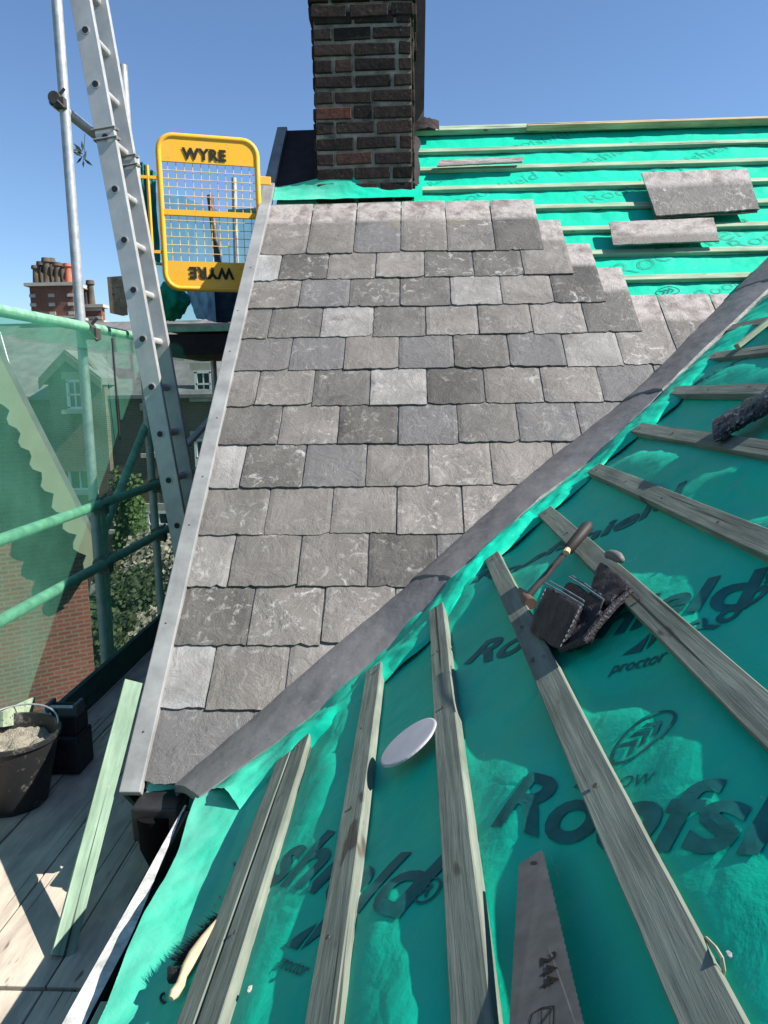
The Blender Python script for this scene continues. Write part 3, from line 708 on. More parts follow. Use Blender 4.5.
# upper platform behind the gate
for k in range(4): batten((-1.5, 4.55+.2*k, .385), (-.78, 4.55+.2*k, .385), (0,0,1), .19, .036, WB, scf, 'deck_board')
batten((-1.52, 4.43, .37), (-.76, 4.43, .37), (0,0,1), .03, .03, GALVG, scf, 'toe_board')
m = MB().box((-1.15, 4.9, .30), (.75, .9, .12)); m.build('platform_frame', FELT, scf)
tube('standard', OY(210,196,5.2), OY(226,330,5.0), r=.022, mat=RUST, label='dark leaning tube behind the gate')
tube('standard', OY(234,178,5.3), OY(238,330,5.3), r=.018, mat=GALV)
tube('guard_rail', OY(150,262,5.3), OY(275,275,5.3), r=.016, mat=GALVG)
tube('guard_rail', OY(228,212,5.0), OY(275,210,5.0), r=.016, mat=GALVG)
# hanging twig
tw = MB(); p0 = OX(85,134,XS); p1 = OX(86,160,XS); tw.tube([p0, OX(84,148,XS), p1], .0015, 5)
for k in range(11):
    a = OX(83,150+k*1.2,XS); d = Vector((random.uniform(-1,.2), random.uniform(-.4,.4), random.uniform(-.5,.7))).normalized()*.05
    s_ = d.cross(Vector((0,1,0))).normalized()*.006; tw.add([a, a+d*.5+s_, a+d, a+d*.5-s_+Vector((0,.002,0))], [(0,1,2,3)])
tag(tw.build('hanging_twig', simple('twig_green', (.04,.06,.05), .8)), 'small leafy twig dangling from the high scaffold tube', 'twig')
# netting
def nf(a, b):
    y = .3+4.7*a; z = DECK-.05+(ztop+.015-DECK+.05)*b
    x = XS+.032+.012*nz(y*2, z*3, 1)+.02*math.sin(b*math.pi*3)*.3*nz(y*3, 1, 4)
    if b > .985: x = XS-.0; z += .012
    return (x, y, z)
v, f = grid(nf, 120, 60); tag(mk('debris_netting', v, f, NET, None, True), 'sheer green debris netting hung from the top scaffold rail', 'netting')
v, f = grid(lambda a, b: (XS+.04+.008*nz(a*30, b, 2), .3+4.1*a, ztop-.075+.085*b+.01*nz(a*14, 0, 1)), 90, 5)
tag(mk('netting_hem', v, f, NET, None, True), 'doubled over strip of netting wrapped along the top rail', 'netting')
m = MB(); m.tube([OX(112,338,XS+.06), OX(116,390,XS+.06), OX(120,440,XS+.06)], .004, 6); tag(m.build('black_strap', BLK), 'thin black cord hanging down in front of the netting', 'cord')
# ------------------------------------------------------------------ ladder
LY = 3.36
def lp(u, v, y=LY): return OY(u, v, y)
A1, A0 = lp(69,-60), lp(181,545); RL = .215
lad = root('ladder', 'aluminium ladder leaning up from beside the roof past the scaffold rail', 'ladder', A0)
dirL = (A1-A0).normalized(); A0e = A0-dirL*.7; Lh = (A1-A0e).length
def stile(y, name='stile'):
    sx = Vector((0,1,0)); nn = dirL.cross(sx).normalized()
    mm = fr(A0e+Vector((0,y,0)), A1+Vector((0,y,0)), (0,1,0))   # x along, z=+Y, y across
    mb = MB(); mb.box((Lh/2, 0, 0), (Lh, .083, .006)); mb.box((Lh/2, .040, .012), (Lh, .006, .024)); mb.box((Lh/2, -.040, .012), (Lh, .006, .024))
    return mb.build(name, ALU, lad, mw=mm, bevel=.001)
ho = [(92,84-0)]
st1 = stile(0); st2 = stile(RL)
st2.location.z += 0
# rung positions follow the holes seen in the near stile
hv = [-18, 31.5, 84.5, 137, 189, 240, 290, 339, 386, 433, 480, 526, 571, 616]
axis = fr(A0e, A1, (0,1,0))
ks = []
for hpx in (84.5, 290):
    d = ray(92+ (hpx-31)*.2 if False else 0, hpx)
def on_axis(vpx):                      # point of the stile axis seen at image row vpx
    lo, hi = 0., 1.
    for _ in range(40):
        md = (lo+hi)/2; P = A0e.lerp(A1, md); vv = 512-FPX*(P.dot(Uv))/(P.dot(Fv))
        if vv > vpx: lo = md
        else: hi = md
    return A0e.lerp(A1, lo)
pA, pB = on_axis(84.5), on_axis(339); stp = (pB-pA).length/5
t0 = (pA-A0e).length
k = -8
tt = t0
while tt > .1: tt -= stp
while tt < Lh-.05:
    P = A0e+dirL*tt
    mb = MB(); mb.tube([P+Vector((0,-.006,0)), P+Vector((0,.0,0)), P+Vector((0,RL+.01,0))], .018, 14, cap=False)
    mb.tube([P+Vector((0,RL,0)), P+Vector((0,-.006,0))], .012, 14, cap=False)
    mb.tube([P+Vector((0,-.0065,0)), P+Vector((0,-.004,0))], .0175, 14)
    o = mb.build('rung', ALU, lad, True)
    # dark bore in the end of the rung
    MB().tube([P+Vector((0,-.0075,0)), P+Vector((0,-.0066,0))], .0135, 14).build('rung_bore', BLK, o)
    tt += stp
for y in (0, RL):
    for dz in (-.02, .02):
        P = on_axis(134+ (12 if y else 0))+Vector((0,y,0))+dirL*dz; nn = dirL.cross(Vector((0,1,0))).normalized(); 
        q = [P+nn*a+Vector((0,b,0)) for a, b in ((-.05,-.01),(.05,-.01),(.05,.035),(-.05,.035))]
        MB().tube(q, .005, 6, closed=True).build('lashing', ROPE, lad, label='grey tie wrapped round the ladder at the scaffold tube')
# board end behind the ladder
a, b = OY(118,277,4.6), OY(123,316,4.6)
m = MB(); m.hexa([OY(111,277,4.55), OY(125,276,4.68), OY(128,315,4.68), OY(114,313,4.55)], [OY(107,277,4.75), OY(120,276,4.75), OY(123,316,4.75), OY(110,313,4.75)])
tag(m.build('timber_offcut', WT), 'short tan board end standing behind the ladder', 'board')
# ------------------------------------------------------------------ yellow gate
gd = Vector((.95,.31,0)).normalized(); gn = Vector((gd.y,-gd.x,0)); GO = OY(160,292,3.70)
gate = root('safety_gate', 'yellow steel safety gate with wire mesh and stencilled WYRE panels', 'gate', GO)
gm = Matrix.Translation(GO) @ Matrix((gd, -gn, Vector((0,0,1)))).transposed().to_4x4()   # local x along, z up, -y to camera
gi = gm.inverted()
def gp(u, v): p = gi @ onp(u, v, GO, gn); return p.x, p.z
gl = gp(162,215)[0]; gr_ = gp(259,215)[0]; gt = gp(205,138)[1]; gb = gp(205,289)[1]
hb = gp(205,164)[1]; md = gp(205,214)[1]; ft = gp(205,262)[1]
def rrect(x0, x1, z0, z1, r, n=6, y=0):
    pts = []
    for (cx, cz, a0) in ((x1-r, z0+r, -90), (x1-r, z1-r, 0), (x0+r, z1-r, 90), (x0+r, z0+r, 180)):
        for k in range(n+1): a = math.radians(a0+90*k/n); pts.append(Vector((cx+r*math.cos(a), y, cz+r*math.sin(a))))
    return pts
MB().tube(rrect(gl, gr_, gb, gt, .07), .0135, 10, closed=True).build('gate_frame', YEL, gate, True, mw=gm)
def panel(z0, z1, top):
    if top: pts = [p for p in rrect(gl, gr_, gb, z1, .07) if p.z > z1-.0705]; pts = [Vector((gr_,0,z0))]+pts+[Vector((gl,0,z0))]
    else: pts = [p for p in rrect(gl, gr_, z0, gt, .07) if p.z < z0+.0705]; h = len(pts)//2; pts = [Vector((gl,0,z1))]+pts[h:]+pts[:h]+[Vector((gr_,0,z1))]
    n = len(pts); mb = MB(); mb.add([p+Vector((0,-.006,0)) for p in pts]+[p+Vector((0,.006,0)) for p in pts], [tuple(range(n)), tuple(range(2*n-1, n-1, -1))]+[(i,(i+1)%n,n+(i+1)%n,n+i) for i in range(n)])
    return mb.build('gate_panel', YEL, gate, mw=gm)
pt = panel(hb, gt, True); pb = panel(gb, ft, False)
MB().box(((gl+gr_)/2, 0, md), (gr_-gl, .02, .026)).build('mid_rail', YEL, gate, mw=gm)
wm = MB(); 
for k in range(1, 12):
    x = gl+(gr_-gl)*k/12; wm.tube([(x,.004,ft),(x,.004,hb)], .0018, 5)
for k in range(1, 12):
    z = ft+(hb-ft)*k/12; wm.tube([(gl,-.001,z),(gr_,-.001,z)], .0018, 5)
wm.build('wire_mesh', simple('yellow_wire', (.7,.5,.2), .5), gate, mw=gm)
def gtext(p0, p1, rot, parent):
    a, b = gp(*p0), gp(*p1); v, f = text2d('WYRE', .045, 0, 1.1); w = max(q[0] for q in v); L = math.hypot(b[0]-a[0], b[1]-a[1]); s = L/w
    vs = []
    for (x, y) in v:
        x, y = x*s, y*s*1.0
        if rot: vs.append((b[0]-x, -.0095, b[1]-y))
        else: vs.append((a[0]+x, -.0095, a[1]+y))
    mk('stencil_lettering', vs, f, LETTER, parent, mw=gm)
gtext((183,159), (226,160), False, pt); gtext((189,269), (233,269), True, pb)
MB().box((gr_+.035, 0, gp(250,180)[1]), (.06,.012,.04)).build('latch', YEL, gate, mw=gm, bevel=.003)
for vv in (178, 252): MB().box((gl-.05, 0, gp(160,vv)[1]), (.10,.014,.014)).build('hinge_arm', YEL, gate, mw=gm)
MB().tube([(gl-.055,0,gp(160,256)[1]),(gl-.055,0,gp(160,166)[1])], .008, 8).build('hinge_bar', YEL, gate, True, mw=gm)
MB().tube([(gl-.10,0,gp(160,266)[1]),(gl-.10,0,gp(160,158)[1])], .014, 10).build('hinge_post', GALV, gate, True, mw=gm)
# sheets behind the gate
def sheet(name, quad, y, mat, label, cat, amp=.02):
    P = [OY(u, v, y) for u, v in quad]
    v, f = grid(lambda a, b: (P[0]*(1-a)+P[1]*a)*(1-b)+(P[3]*(1-a)+P[2]*a)*b+Vector((0, amp*2*nz(a*5, b*4, y)+amp*nz(a*16,b*7,1), amp*nz(a*5, b*2, 7))), 30, 24)
    return tag(mk(name, v, f, mat, None, True), label, cat)
sheet('net_drape', [(152,322),(262,322),(262,222),(150,190)], 5.35, NET, 'green netting draped behind the yellow gate', 'netting', .03)
sheet('net_drape', [(143,262),(160,262),(155,172),(138,160)], 4.7, TEAL, 'folded green netting left of the gate hinges', 'netting', .015)
sheet('tarpaulin', [(196,318),(216,322),(214,285),(186,290)], 4.9, BLUE, 'pale blue sheet under the yellow gate', 'tarpaulin', .01)
sheet('tarpaulin', [(214,322),(270,322),(268,285),(212,285)], 4.95, simple('dark_tarp', (.01,.03,.05), .7), 'dark navy sheet below the gate beside the verge', 'tarpaulin', .01)
cb = OY(170,302,4.45)
vs, fs = [], []
bm = bmesh.new(); bmesh.ops.create_icosphere(bm, subdivisions=4, radius=1)
for w in bm.verts: d = w.co.copy(); r = 1+.25*nz(d.x*2, d.y*2, d.z*2)+.12*nz(d.x*7+d.z*5, d.y*3, d.z*2); w.co = Vector((d.x*.11*r, d.y*.1*r, d.z*.105*r))+cb
me = bpy.data.meshes.new('net_bundle'); bm.to_mesh(me); bm.free(); me.materials.append(simple('green_bundle', (.0,.28,.16), .8, 0, .3, 30, .8, .3, .01)); me.shade_smooth()
tag(link('net_bundle', me), 'bunched up green netting on the platform below the gate hinges', 'netting')
# ------------------------------------------------------------------ leaning plank on the deck
p0 = OZ(62,956,DECK+.002); p1 = OX(133,682,-.80)
pk = MB(); d = (p1-p0).normalized(); sd_ = Vector((0,0,1)).cross(d).normalized()
m = fr(p0, p1, Vector((.55,-.55,.6))); L = (p1-p0).length
tag(MB().box((L/2,0,0), (L,.050,.018)).build('pale_plank', mat_wood('mint_wood', (.16,.26,.18), (.24,.35,.25), (.33,.44,.33), .5), None, mw=m, bevel=.001), 'pale green timber lath leaning from the scaffold boards to the verge', 'timber lath')
# white/grey lath lying in the gutter
batten(Vector((gx0+.048, .35, gz+.012)), Vector((gx0+.040, 1.05, gz+.004)), (0,0,1), .022, .010, WP, None, 'gutter_lath')
tag(bpy.data.objects['gutter_lath'], 'short pale grey lath lying in the gutter near the brush', 'timber lath')
# bucket
bc = OZ(5, 812, DECK)+Vector((-.0,.06,.0)); bc.z = DECK
bk = root('mortar_bucket', 'black builders bucket holding dried mortar on the scaffold boards', 'bucket', bc)
rr = [.0,.095,.099,.144,.151,.151,.142,.138,.095,.0]; zz = [.001,.001,.01,.222,.222,.235,.235,.215,.012,.012]
n = 40; vs = []; 
for r, z in zip(rr, zz):
    for k in range(n):
        a = 2*math.pi*k/n; e = 1+.05*math.cos(2*a+.6)*(z/.2); vs.append(bc+Vector((r*e*math.cos(a), r*e*math.sin(a), z))*1.0+Vector((0,0,0)))
fs = [(i*n+k, i*n+(k+1)%n, (i+1)*n+(k+1)%n, (i+1)*n+k) for i in range(len(rr)-1) for k in range(n)]
spb = NT('scuffed_bucket', .5, 0, .4); c = spb.mix(spb.ramp(spb.noise(spb.vec(), 22, 7, .75), [(.55, 0.), (.68, .7)]), (.02,.02,.021), (.25,.23,.2)); SPB = spb.out(c, spb.bump(spb.noise(spb.vec(), 30, 4), .3, .002))
MB().add(vs, fs).build('bucket_body', SPB, bk, True)
v, f = grid(lambda a, b: bc+Vector((.137*a*math.cos(2*math.pi*b), .137*a*math.sin(2*math.pi*b), .188+.018*nz(a*3*math.cos(2*math.pi*b), a*3*math.sin(2*math.pi*b), 3)+.014*nz(a*9*math.cos(2*math.pi*b), a*9*math.sin(2*math.pi*b), 5))), 16, 48)
mk('mortar', v, f, MORT, bk, True)
hp = [bc+Vector((.146*math.cos(a)*.98, .146*math.sin(a)*.98, .228)) + Vector((0,0,.035*math.sin(max(0, min(math.pi, a*1.0))))) for a in [math.radians(20+ (k*150/20)) for k in range(21)]]
MB().tube(hp, .0028, 6).build('bucket_handle', GALV, bk, True)
# black plastic crate / step behind the bucket
cc = OZ(60, 778, DECK); cc.z = DECK; cc = cc+Vector((0,.08,0))
cr = root('plastic_hop_up', 'black plastic toolbox like stand with top handle behind the bucket', 'tool box', cc)
m = MB(); m.box(cc+Vector((0,0,.065)), (.115,.12,.13)); m.build('lower_box', BLK, cr, bevel=.006)
m = MB(); m.box(cc+Vector((0,.01,.165)), (.10,.09,.07)); m.build('upper_box', BLK, cr, bevel=.006)
for sx in (-.052, .045):
    m = MB(); m.box(cc+Vector((sx,0,.215)), (.014,.06,.045)); m.build('bracket', simple('grey_bracket', (.1,.1,.105), .5), cr, bevel=.003)
MB().tube([cc+Vector((-.05,-.02,.225)), cc+Vector((.045,-.02,.225))], .007, 8).build('handle', GALV, cr, True)
MB().tube([cc+Vector((-.05,.015,.222)), cc+Vector((.045,.015,.222))], .006, 8).build('handle', BLK, cr, True)
MB().tube([cc+Vector((0,-.062,.065)), cc+Vector((0,-.066,.065))], .026, 20).build('round_port', FELT, cr, True)
m = MB(); m.box(cc+Vector((0,-.061,.115)), (.1,.006,.012)); m.box(cc+Vector((0,-.061,.015)), (.1,.006,.012)); m.build('rib', BLK, cr)
pw = cc+Vector((-.06,-.03,.19)); MB().add([pw+Vector(a) for a in ((-.02,0,-.03),(.02,.0,-.035),(.03,0,.0),(.005,.01,.035),(-.018,.0,.02),(.0,-.02,.0))], [(0,1,5),(1,2,5),(2,3,5),(3,4,5),(4,0,5)]).build('rag', UPVC, cr)
MB().tube([pw+Vector((-.02,0,.0)), OZ(24,716,DECK+.19)], .0018, 5).build('wire', GALV, cr)
# toe board, and an added pale wedge in place of the sunlit net bottom
batten((XS+.045, .3, DECK+.001), (XS+.045, 5.0, DECK+.001), (0,0,1), .022, .12, simple('dark_toe_wood', (.03,.09,.07), .8, 0, .3), scf, 'toe_board')
v = [OX(0,727,XS+.06), OX(0,712,XS+.06), OX(33,697,XS+.06), OX(28,722,XS+.06)]
mk_ = MB(); mk_.hexa(v, [p+Vector((.01,0,0)) for p in v]); tag(mk_.build('pale_wedge', WP), 'pale green wedge added for the sunlit bottom of the netting behind the bucket', 'board')
# ------------------------------------------------------------------ tools on the near slope
# oval white lid
e = []
ang = math.atan2(718-766, 437-380); ca, sa = math.cos(ang), math.sin(ang); nE = 40
top = []; bot = []
for k in range(nE):
    t = 2*math.pi*k/nE; a, b = 35*math.cos(t), 11.6*math.sin(t); u = 408+a*ca-b*sa; v_ = 742+a*sa+b*ca
    top.append(OF(u, v_, .024)); bot.append(OF(u, v_, .024)-NF*.0035)
ctr = sum(top, Vector())/nE
mb = MB(); mb.add(top+bot, [(i,(i+1)%nE,nE+(i+1)%nE,nE+i) for i in range(nE)]+[tuple(range(2*nE-1,nE-1,-1))])
t2 = [p.lerp(ctr, .05)+NF*.001 for p in top]; t3 = [p.lerp(ctr, .3)+NF*.0012 for p in top]
mb.add(top+t2+t3, [(i,(i+1)%nE,nE+(i+1)%nE,nE+i) for i in range(nE)]+[(nE+i,nE+(i+1)%nE,2*nE+(i+1)%nE,2*nE+i) for i in range(nE)]+[tuple(2*nE+i for i in range(nE))])
tag(mb.build('oval_lid', simple('lilac_white_plastic', (.42,.41,.44), .5, 0, .2, 8, .1, .4), None, weld=True), 'oval white plastic lid lying between two battens', 'lid')
# hand saw
sw = root('hand_saw', 'grey hand saw blade marked 244 poking up between the lower battens', 'hand saw', OF(548,1010,.01))
def sv(u, v_, o=0): k = (v_-850)/180; return OF(u, v_, .016+.012*k+o)
Lq = [(519,864),(521,859),(541,850),(543,853)]
right = []; nt = 70
for k in range(nt+1):
    t = k/nt; u = 543+(600-543)*t; v_ = 853+(1095-853)*t; right.append((u+(1.1 if k % 2 else 0), v_))
outl = [(519,864),(541,850)]+right+[(505,1095)]
n = len(outl); hole = (533,863)
mb = MB(); tp = [sv(u, v_, .0012) for u, v_ in outl]; bt = [sv(u, v_, 0) for u, v_ in outl]
mb.add(tp+bt, [tuple(range(n)), tuple(range(2*n-1,n-1,-1))]+[(i,(i+1)%n,n+(i+1)%n,n+i) for i in range(n)])
mb.build('blade', SAWM, sw)
MB().add([sv(534+3.6*math.cos(k*.785), 863+2.2*math.sin(k*.785), .0016) for k in range(8)], [tuple(range(8))]).build('hang_hole', BLK, sw)
def swtext(s, p0, p1, hs=1.0):
    A = sv(*p0); B = sv(*p1); v, f = text2d(s, .02, 0, 1.1); w = max(q[0] for q in v); e1 = (B-A)/w; e2 = NF.cross(e1)*hs
    mk('marking', [A+e1*x+e2*y+NF*.0022 for x, y in v], f, LETTER, sw)
swtext('244', (542,959), (544,991))
def line(pts, w, par):
    mb = MB()
    for a, b in zip(pts[:-1], pts[1:]):
        A, B = sv(*a, .0022), sv(*b, .0022); s_ = NF.cross(B-A).normalized()*w; mb.add([A-s_, B-s_, B+s_, A+s_], [(0,1,2,3)])
    mb.build('marking', LETTER, par)
line([(541,1024),(554,1006),(541,1008),(532,1014),(529,1026)], .0007, sw); line([(554,1006),(553,1030)], .0007, sw); line([(541,1008),(541,1030)], .0005, sw)
hb_ = MB(); P = sv(552,1150,.0); e1 = (sv(600,1095)-sv(505,1095)); dn = (sv(552,1150)-sv(552,1095)).normalized()
ring = [sv(552,1110)+e1*(.55*math.cos(t))+dn*(.055+.055*math.sin(t)) for t in [2*math.pi*k/20 for k in range(20)]]
hb_.tube(ring, .011, 10, closed=True).build('handle', simple('saw_handle', (.03,.03,.03), .6), sw, True)
# hammer
hm = root('slaters_hammer', 'old dark hammer lying across a batten above the leather pouches', 'hammer', OF(560,560,.03))
MB().tube([OF(589,524,.052), OF(587,527,.052), OF(578,538,.05), OF(568,550,.047), OF(566,552,.047)], [.008,.0135,.0125,.0115,.007], 14).build('grip', simple('dark_grip', (.03,.025,.025), .6), hm, True)
MB().tube([OF(567,551,.046), OF(548,573,.034), OF(528,596,.022)], [.007,.0075,.008], 10).build('shaft', RUST, hm, True)
MB().tube([OF(520,590,.02), OF(526,598,.02), OF(531,604,.016)], [.006,.012,.013], 10).build('head', mat_metal('rusty_head', (.16,.1,.08), .6, .4, .4), hm, True)
MB().tube([OF(568,549,.055), OF(566,553,.053)], [.006,.008], 8).build('tip', TAN, hm, True)
# tool pouch
po = root('tool_pouch', 'black leather tool belt pouch slumped over two battens below the hammer', 'tool belt', OF(565,640,.02))
def noisy(mb, name, mat, lvl=3, amp=.004):
    o = mb.build(name, mat, po, weld=True); s_ = o.modifiers.new('s', 'SUBSURF'); s_.levels = lvl; s_.render_levels = lvl; s_.subdivision_type = 'CATMULL_CLARK'
    tx = bpy.data.textures.new('tx', 'CLOUDS'); tx.noise_scale = .025; d = o.modifiers.new('d', 'DISPLACE'); d.texture = tx; d.strength = amp*2; d.texture_coords = 'LOCAL'
    o.data.shade_smooth(); return o
def slab(front, fo, back, bo):
    mb = MB(); F = [OF(u, v_, o) for (u, v_), o in zip(front, fo)]; B = [OF(u, v_, o) for (u, v_), o in zip(back, bo)]
    # subdivided hexahedron keeps its corners under subdivision
    N = 4
    def q(P, a, b): return (P[0]*(1-a)+P[1]*a)*(1-b)+(P[3]*(1-a)+P[2]*a)*b
    def face(A, B_, C, D):
        v, f = grid(lambda a, b: (A*(1-a)+B_*a)*(1-b)+(D*(1-a)+C*a)*b, N, N); mb.add(v, f)
    face(*F); face(B[0], B[3], B[2], B[1]); 
    for k in range(4): j = (k+1) % 4; face(F[k], B[k], B[j], F[j])
    return mb
noisy(slab([(545,584),(583,606),(560,652),(527,630)], [.062,.062,.030,.030], [(552,592),(592,612),(566,652),(530,630)], [.006,.006,.004,.004]), 'pouch', LEATH, 2, .004)
noisy(slab([(568,578),(604,601),(580,640),(545,620)], [.045,.045,.03,.03], [(572,590),(606,610),(584,646),(550,628)], [.004]*4), 'pouch', LEATH, 2, .004)
noisy(slab([(600,560),(633,584),(606,606),(588,592)], [.052,.05,.045,.045], [(600,566),(634,590),(610,612),(590,600)], [.01]*4), 'belt_fold', LEATH, 2, .006)
noisy(slab([(583,606),(606,598),(590,640),(560,654)], [.05,.05,.02,.02], [(590,612),(612,604),(594,644),(566,654)], [.004]*4), 'belt_fold', LEATH, 2, .005)
for a, b, o_ in (((545,583),(583,605),.066), ((549,581),(584,601),.058), ((569,577),(604,600),.051), ((572,576),(601,595),.045)):
    A, B = OF(*a, o_), OF(*b, o_); MB().tube([A, A.lerp(B,.5)+NF*.002, B], .0016, 6).build('piping', PIPE, po, True)
MB().tube([OF(560,650,.03), OF(585,640,.035), OF(600,622,.04), OF(614,606,.045), OF(632,590,.045)], [.004,.007,.007,.007,.005], 8).build('belt', LEATH, po, True)
bmv = MB(); bmv.tube([OF(606,556,.05), OF(611,554,.056), OF(619,557,.054), OF(622,561,.048)], [.008,.011,.010,.006], 10); noisy(bmv, 'buckle', simple('dusty_buckle', (.14,.13,.12), .6), 1, .003)
for a, b, o_ in (((583,607),(561,650),.060), ((547,590),(529,629),.058)):
    A, B = OF(*a, o_), OF(*b, o_-.026)
    for k in range(9): q0 = A.lerp(B, (k+.15)/9)+NF*.004; q1 = A.lerp(B, (k+.7)/9)+NF*.004; MB().tube([q0, q1], .0009, 5).build('stitch', PIPE, po)
# crumpled lead roll top right
rl = MB(); a, b = OF(716,430,.038), OF(815,374,.045); d = b-a; n = 40; vs = []; N = 28
for i in range(n+1):
    t = i/n; c0 = a.lerp(b, t)
    for k in range(N):
        an = 2*math.pi*k/N; nx_ = d.normalized().cross(NF).normalized(); r = .048*(1+.25*nz(t*7, math.cos(an)*1.5, math.sin(an)*1.5)+.22*nz(t*22, math.cos(an)*5, math.sin(an)*5))
        vs.append(c0+nx_*math.cos(an)*r*1.5+NF*math.sin(an)*r*.35)
rl.add(vs, [(i*N+k, i*N+(k+1)%N, (i+1)*N+(k+1)%N, (i+1)*N+k) for i in range(n) for k in range(N)]+[tuple(range(N-1,-1,-1)), tuple(n*N+k for k in range(N))])
tag(rl.build('lead_offcut', HFELT, None, True), 'crumpled dark sheet of lead lying on the battens at the right edge', 'lead')
batten(OF(738,349,.03), OF(815,288,.03), NF, .022, .016, WP, None, 'short_lath'); tag(bpy.data.objects['short_lath'], 'short pale lath lying above the dark crumpled lead', 'timber lath')
# brush
br = root('hand_brush', 'wooden hand brush with dark bristles lying on the underlay near the gutter', 'brush', OE(205,945,.02))
hd = [(229,914),(218,924),(206,940),(195,955),(187,968),(183,976),(180,986),(174,994),(171,999)]
MB().tube([OE(u, v_, .040) for u, v_ in hd], [.005,.008,.0105,.011,.009,.006,.0075,.008,.004], 12).build('handle', TAN, br, True)
MB().tube([OE(170,968,.030), OE(173,977,.030), OE(180,974,.032), OE(186,966,.034)], [.004,.010,.010,.004], 8).build('ferrule', BRIS, br, True)
bs = MB()
for k in range(900):
    t = random.random(); A = OE(226-44*t, 918+46*t, .034); dd = (OE(170, 920, 0)-OE(205,945,0)).normalized()
    B = A+dd*random.uniform(.03,.052)+Vector((random.uniform(-.007,.007), random.uniform(-.01,.01), random.uniform(-.022,-.002)))
    s_ = Vector((random.uniform(-1,1), random.uniform(-1,1), random.uniform(-1,1))).normalized()*.0012; bs.add([A-s_, A+s_, B], [(0,1,2)])
bs.build('bristles', BRIS, br)
ring = [OE(166+5.5*math.cos(t), 998+5*math.sin(t), .012) for t in [k*2*math.pi/14 for k in range(11)]]
MB().tube(ring, .0022, 6).build('hang_loop', BLK, br, True)
# mortar crumbs and chips
def chip(p, s, mat, label):
    bm = bmesh.new(); bmesh.ops.create_icosphere(bm, subdivisions=1, radius=s)
    q = random.random()*9
    for w in bm.verts: w.co = Vector((w.co.x*(1+.6*nz(w.co.x*90, q, 1)), w.co.y*(1.2+.6*nz(w.co.y*90, q, 3)), w.co.z*.5*(1+.5*nz(q, w.co.z*80, 2))))+p
    me = bpy.data.meshes.new('mortar_crumb'); bm.to_mesh(me); bm.free(); me.materials.append(mat); tag(link('mortar_crumb', me), label, 'crumb', 'pale mortar crumbs on the green underlay')
pale = simple('pale_crumb', (.5,.44,.36), .9); gry = simple('grey_crumb', (.3,.33,.33), .9)
for (u, v_, s, mt, on, lb) in ((251,990,.006,pale,OF,'pale crumb at the foot of the double batten'), (234,864,.0065,gry,OE,'grey chip beside the double batten above the brush'), (219,897,.0035,pale,OE,'small pale crumb just above the brush'), (214,905,.003,pale,OE,'tiny crumb touching the brush bristles'), (160,1008,.003,gry,OE,'tiny chip below the brush loop'), (731,955,.004,gry,OF,'grey speck right of the last long batten')):
    chip(on(u, v_, .006), s, mt, lb)
MB_ = MB().tube([OF(706,938,.006), OF(716,948,.02), OF(722,958,.022), OF(724,970,.01), OF(722,978,.004)], .0016, 6)
tag(MB_.build('wire_loop', simple('pale_wire', (.35,.35,.25), .6), None, True), 'thin bent wire sticking out beside the long batten at lower right', 'wire')
# ------------------------------------------------------------------ ground
gm_ = mk('ground', [(-900,-900,GROUND),(900,-900,GROUND),(900,1500,GROUND),(-900,1500,GROUND)], [(0,1,2,3)], GRASS); gm_['kind'] = 'structure'
pth = mk('garden_path', [(-9,9,GROUND+.01),(-4,9,GROUND+.01),(-5.5,21,GROUND+.01),(-7,21,GROUND+.01)], [(0,1,2,3)], simple('path_gravel', (.22,.2,.17), .9, 0, .3, 2)); pth['kind'] = 'structure'
# ------------------------------------------------------------------ far house with dormer
YH = 21.0
hA = root('brick_house', 'far brick house with dormer gable, pale slate roof and sash windows behind the netting', 'house', (-9, YH, GROUND))
def hz(u, v_): return OY(u, v_, YH)
xl, xr_ = -16., 0.5; ze = hz(60,398).z; rz = OY(60,326,YH+3.2).z
def lw(name, pts, y, mat, parent, th=.25):    # wall polygon in x-z at depth y
    n = len(pts); m = Matrix.Translation((0,y,0)) @ Matrix.Rotation(math.pi/2, 4, 'X')
    mb = MB(); mb.add([(p[0], p[1], 0) for p in pts]+[(p[0], p[1], -th) for p in pts], [tuple(range(n)), tuple(range(2*n-1,n-1,-1))]+[(i,(i+1)%n,n+(i+1)%n,n+i) for i in range(n)])
    return mb.build(name, mat, parent, mw=m)
wA = lw('wall', [(xl,GROUND),(xr_,GROUND),(xr_,ze),(xl,ze)], YH, BRK_D, hA)
rA = MB().hexa([(xl-.2,YH-.3,ze-.05),(xr_+.2,YH-.3,ze-.05),(xr_+.2,YH+3.4,rz),(xl-.2,YH+3.4,rz)], [(xl-.2,YH-.3,ze+.05),(xr_+.2,YH-.3,ze+.05),(xr_+.2,YH+3.4,rz+.12),(xl-.2,YH+3.4,rz+.12)]).build('roof', RSL, hA)
MB().hexa([(xl-.2,YH+7,ze-.05),(xr_+.2,YH+7,ze-.05),(xr_+.2,YH+3.4,rz),(xl-.2,YH+3.4,rz)], [(xl-.2,YH+7,ze+.05),(xr_+.2,YH+7,ze+.05),(xr_+.2,YH+3.4,rz+.12),(xl-.2,YH+3.4,rz+.12)]).build('roof', RSL, hA)
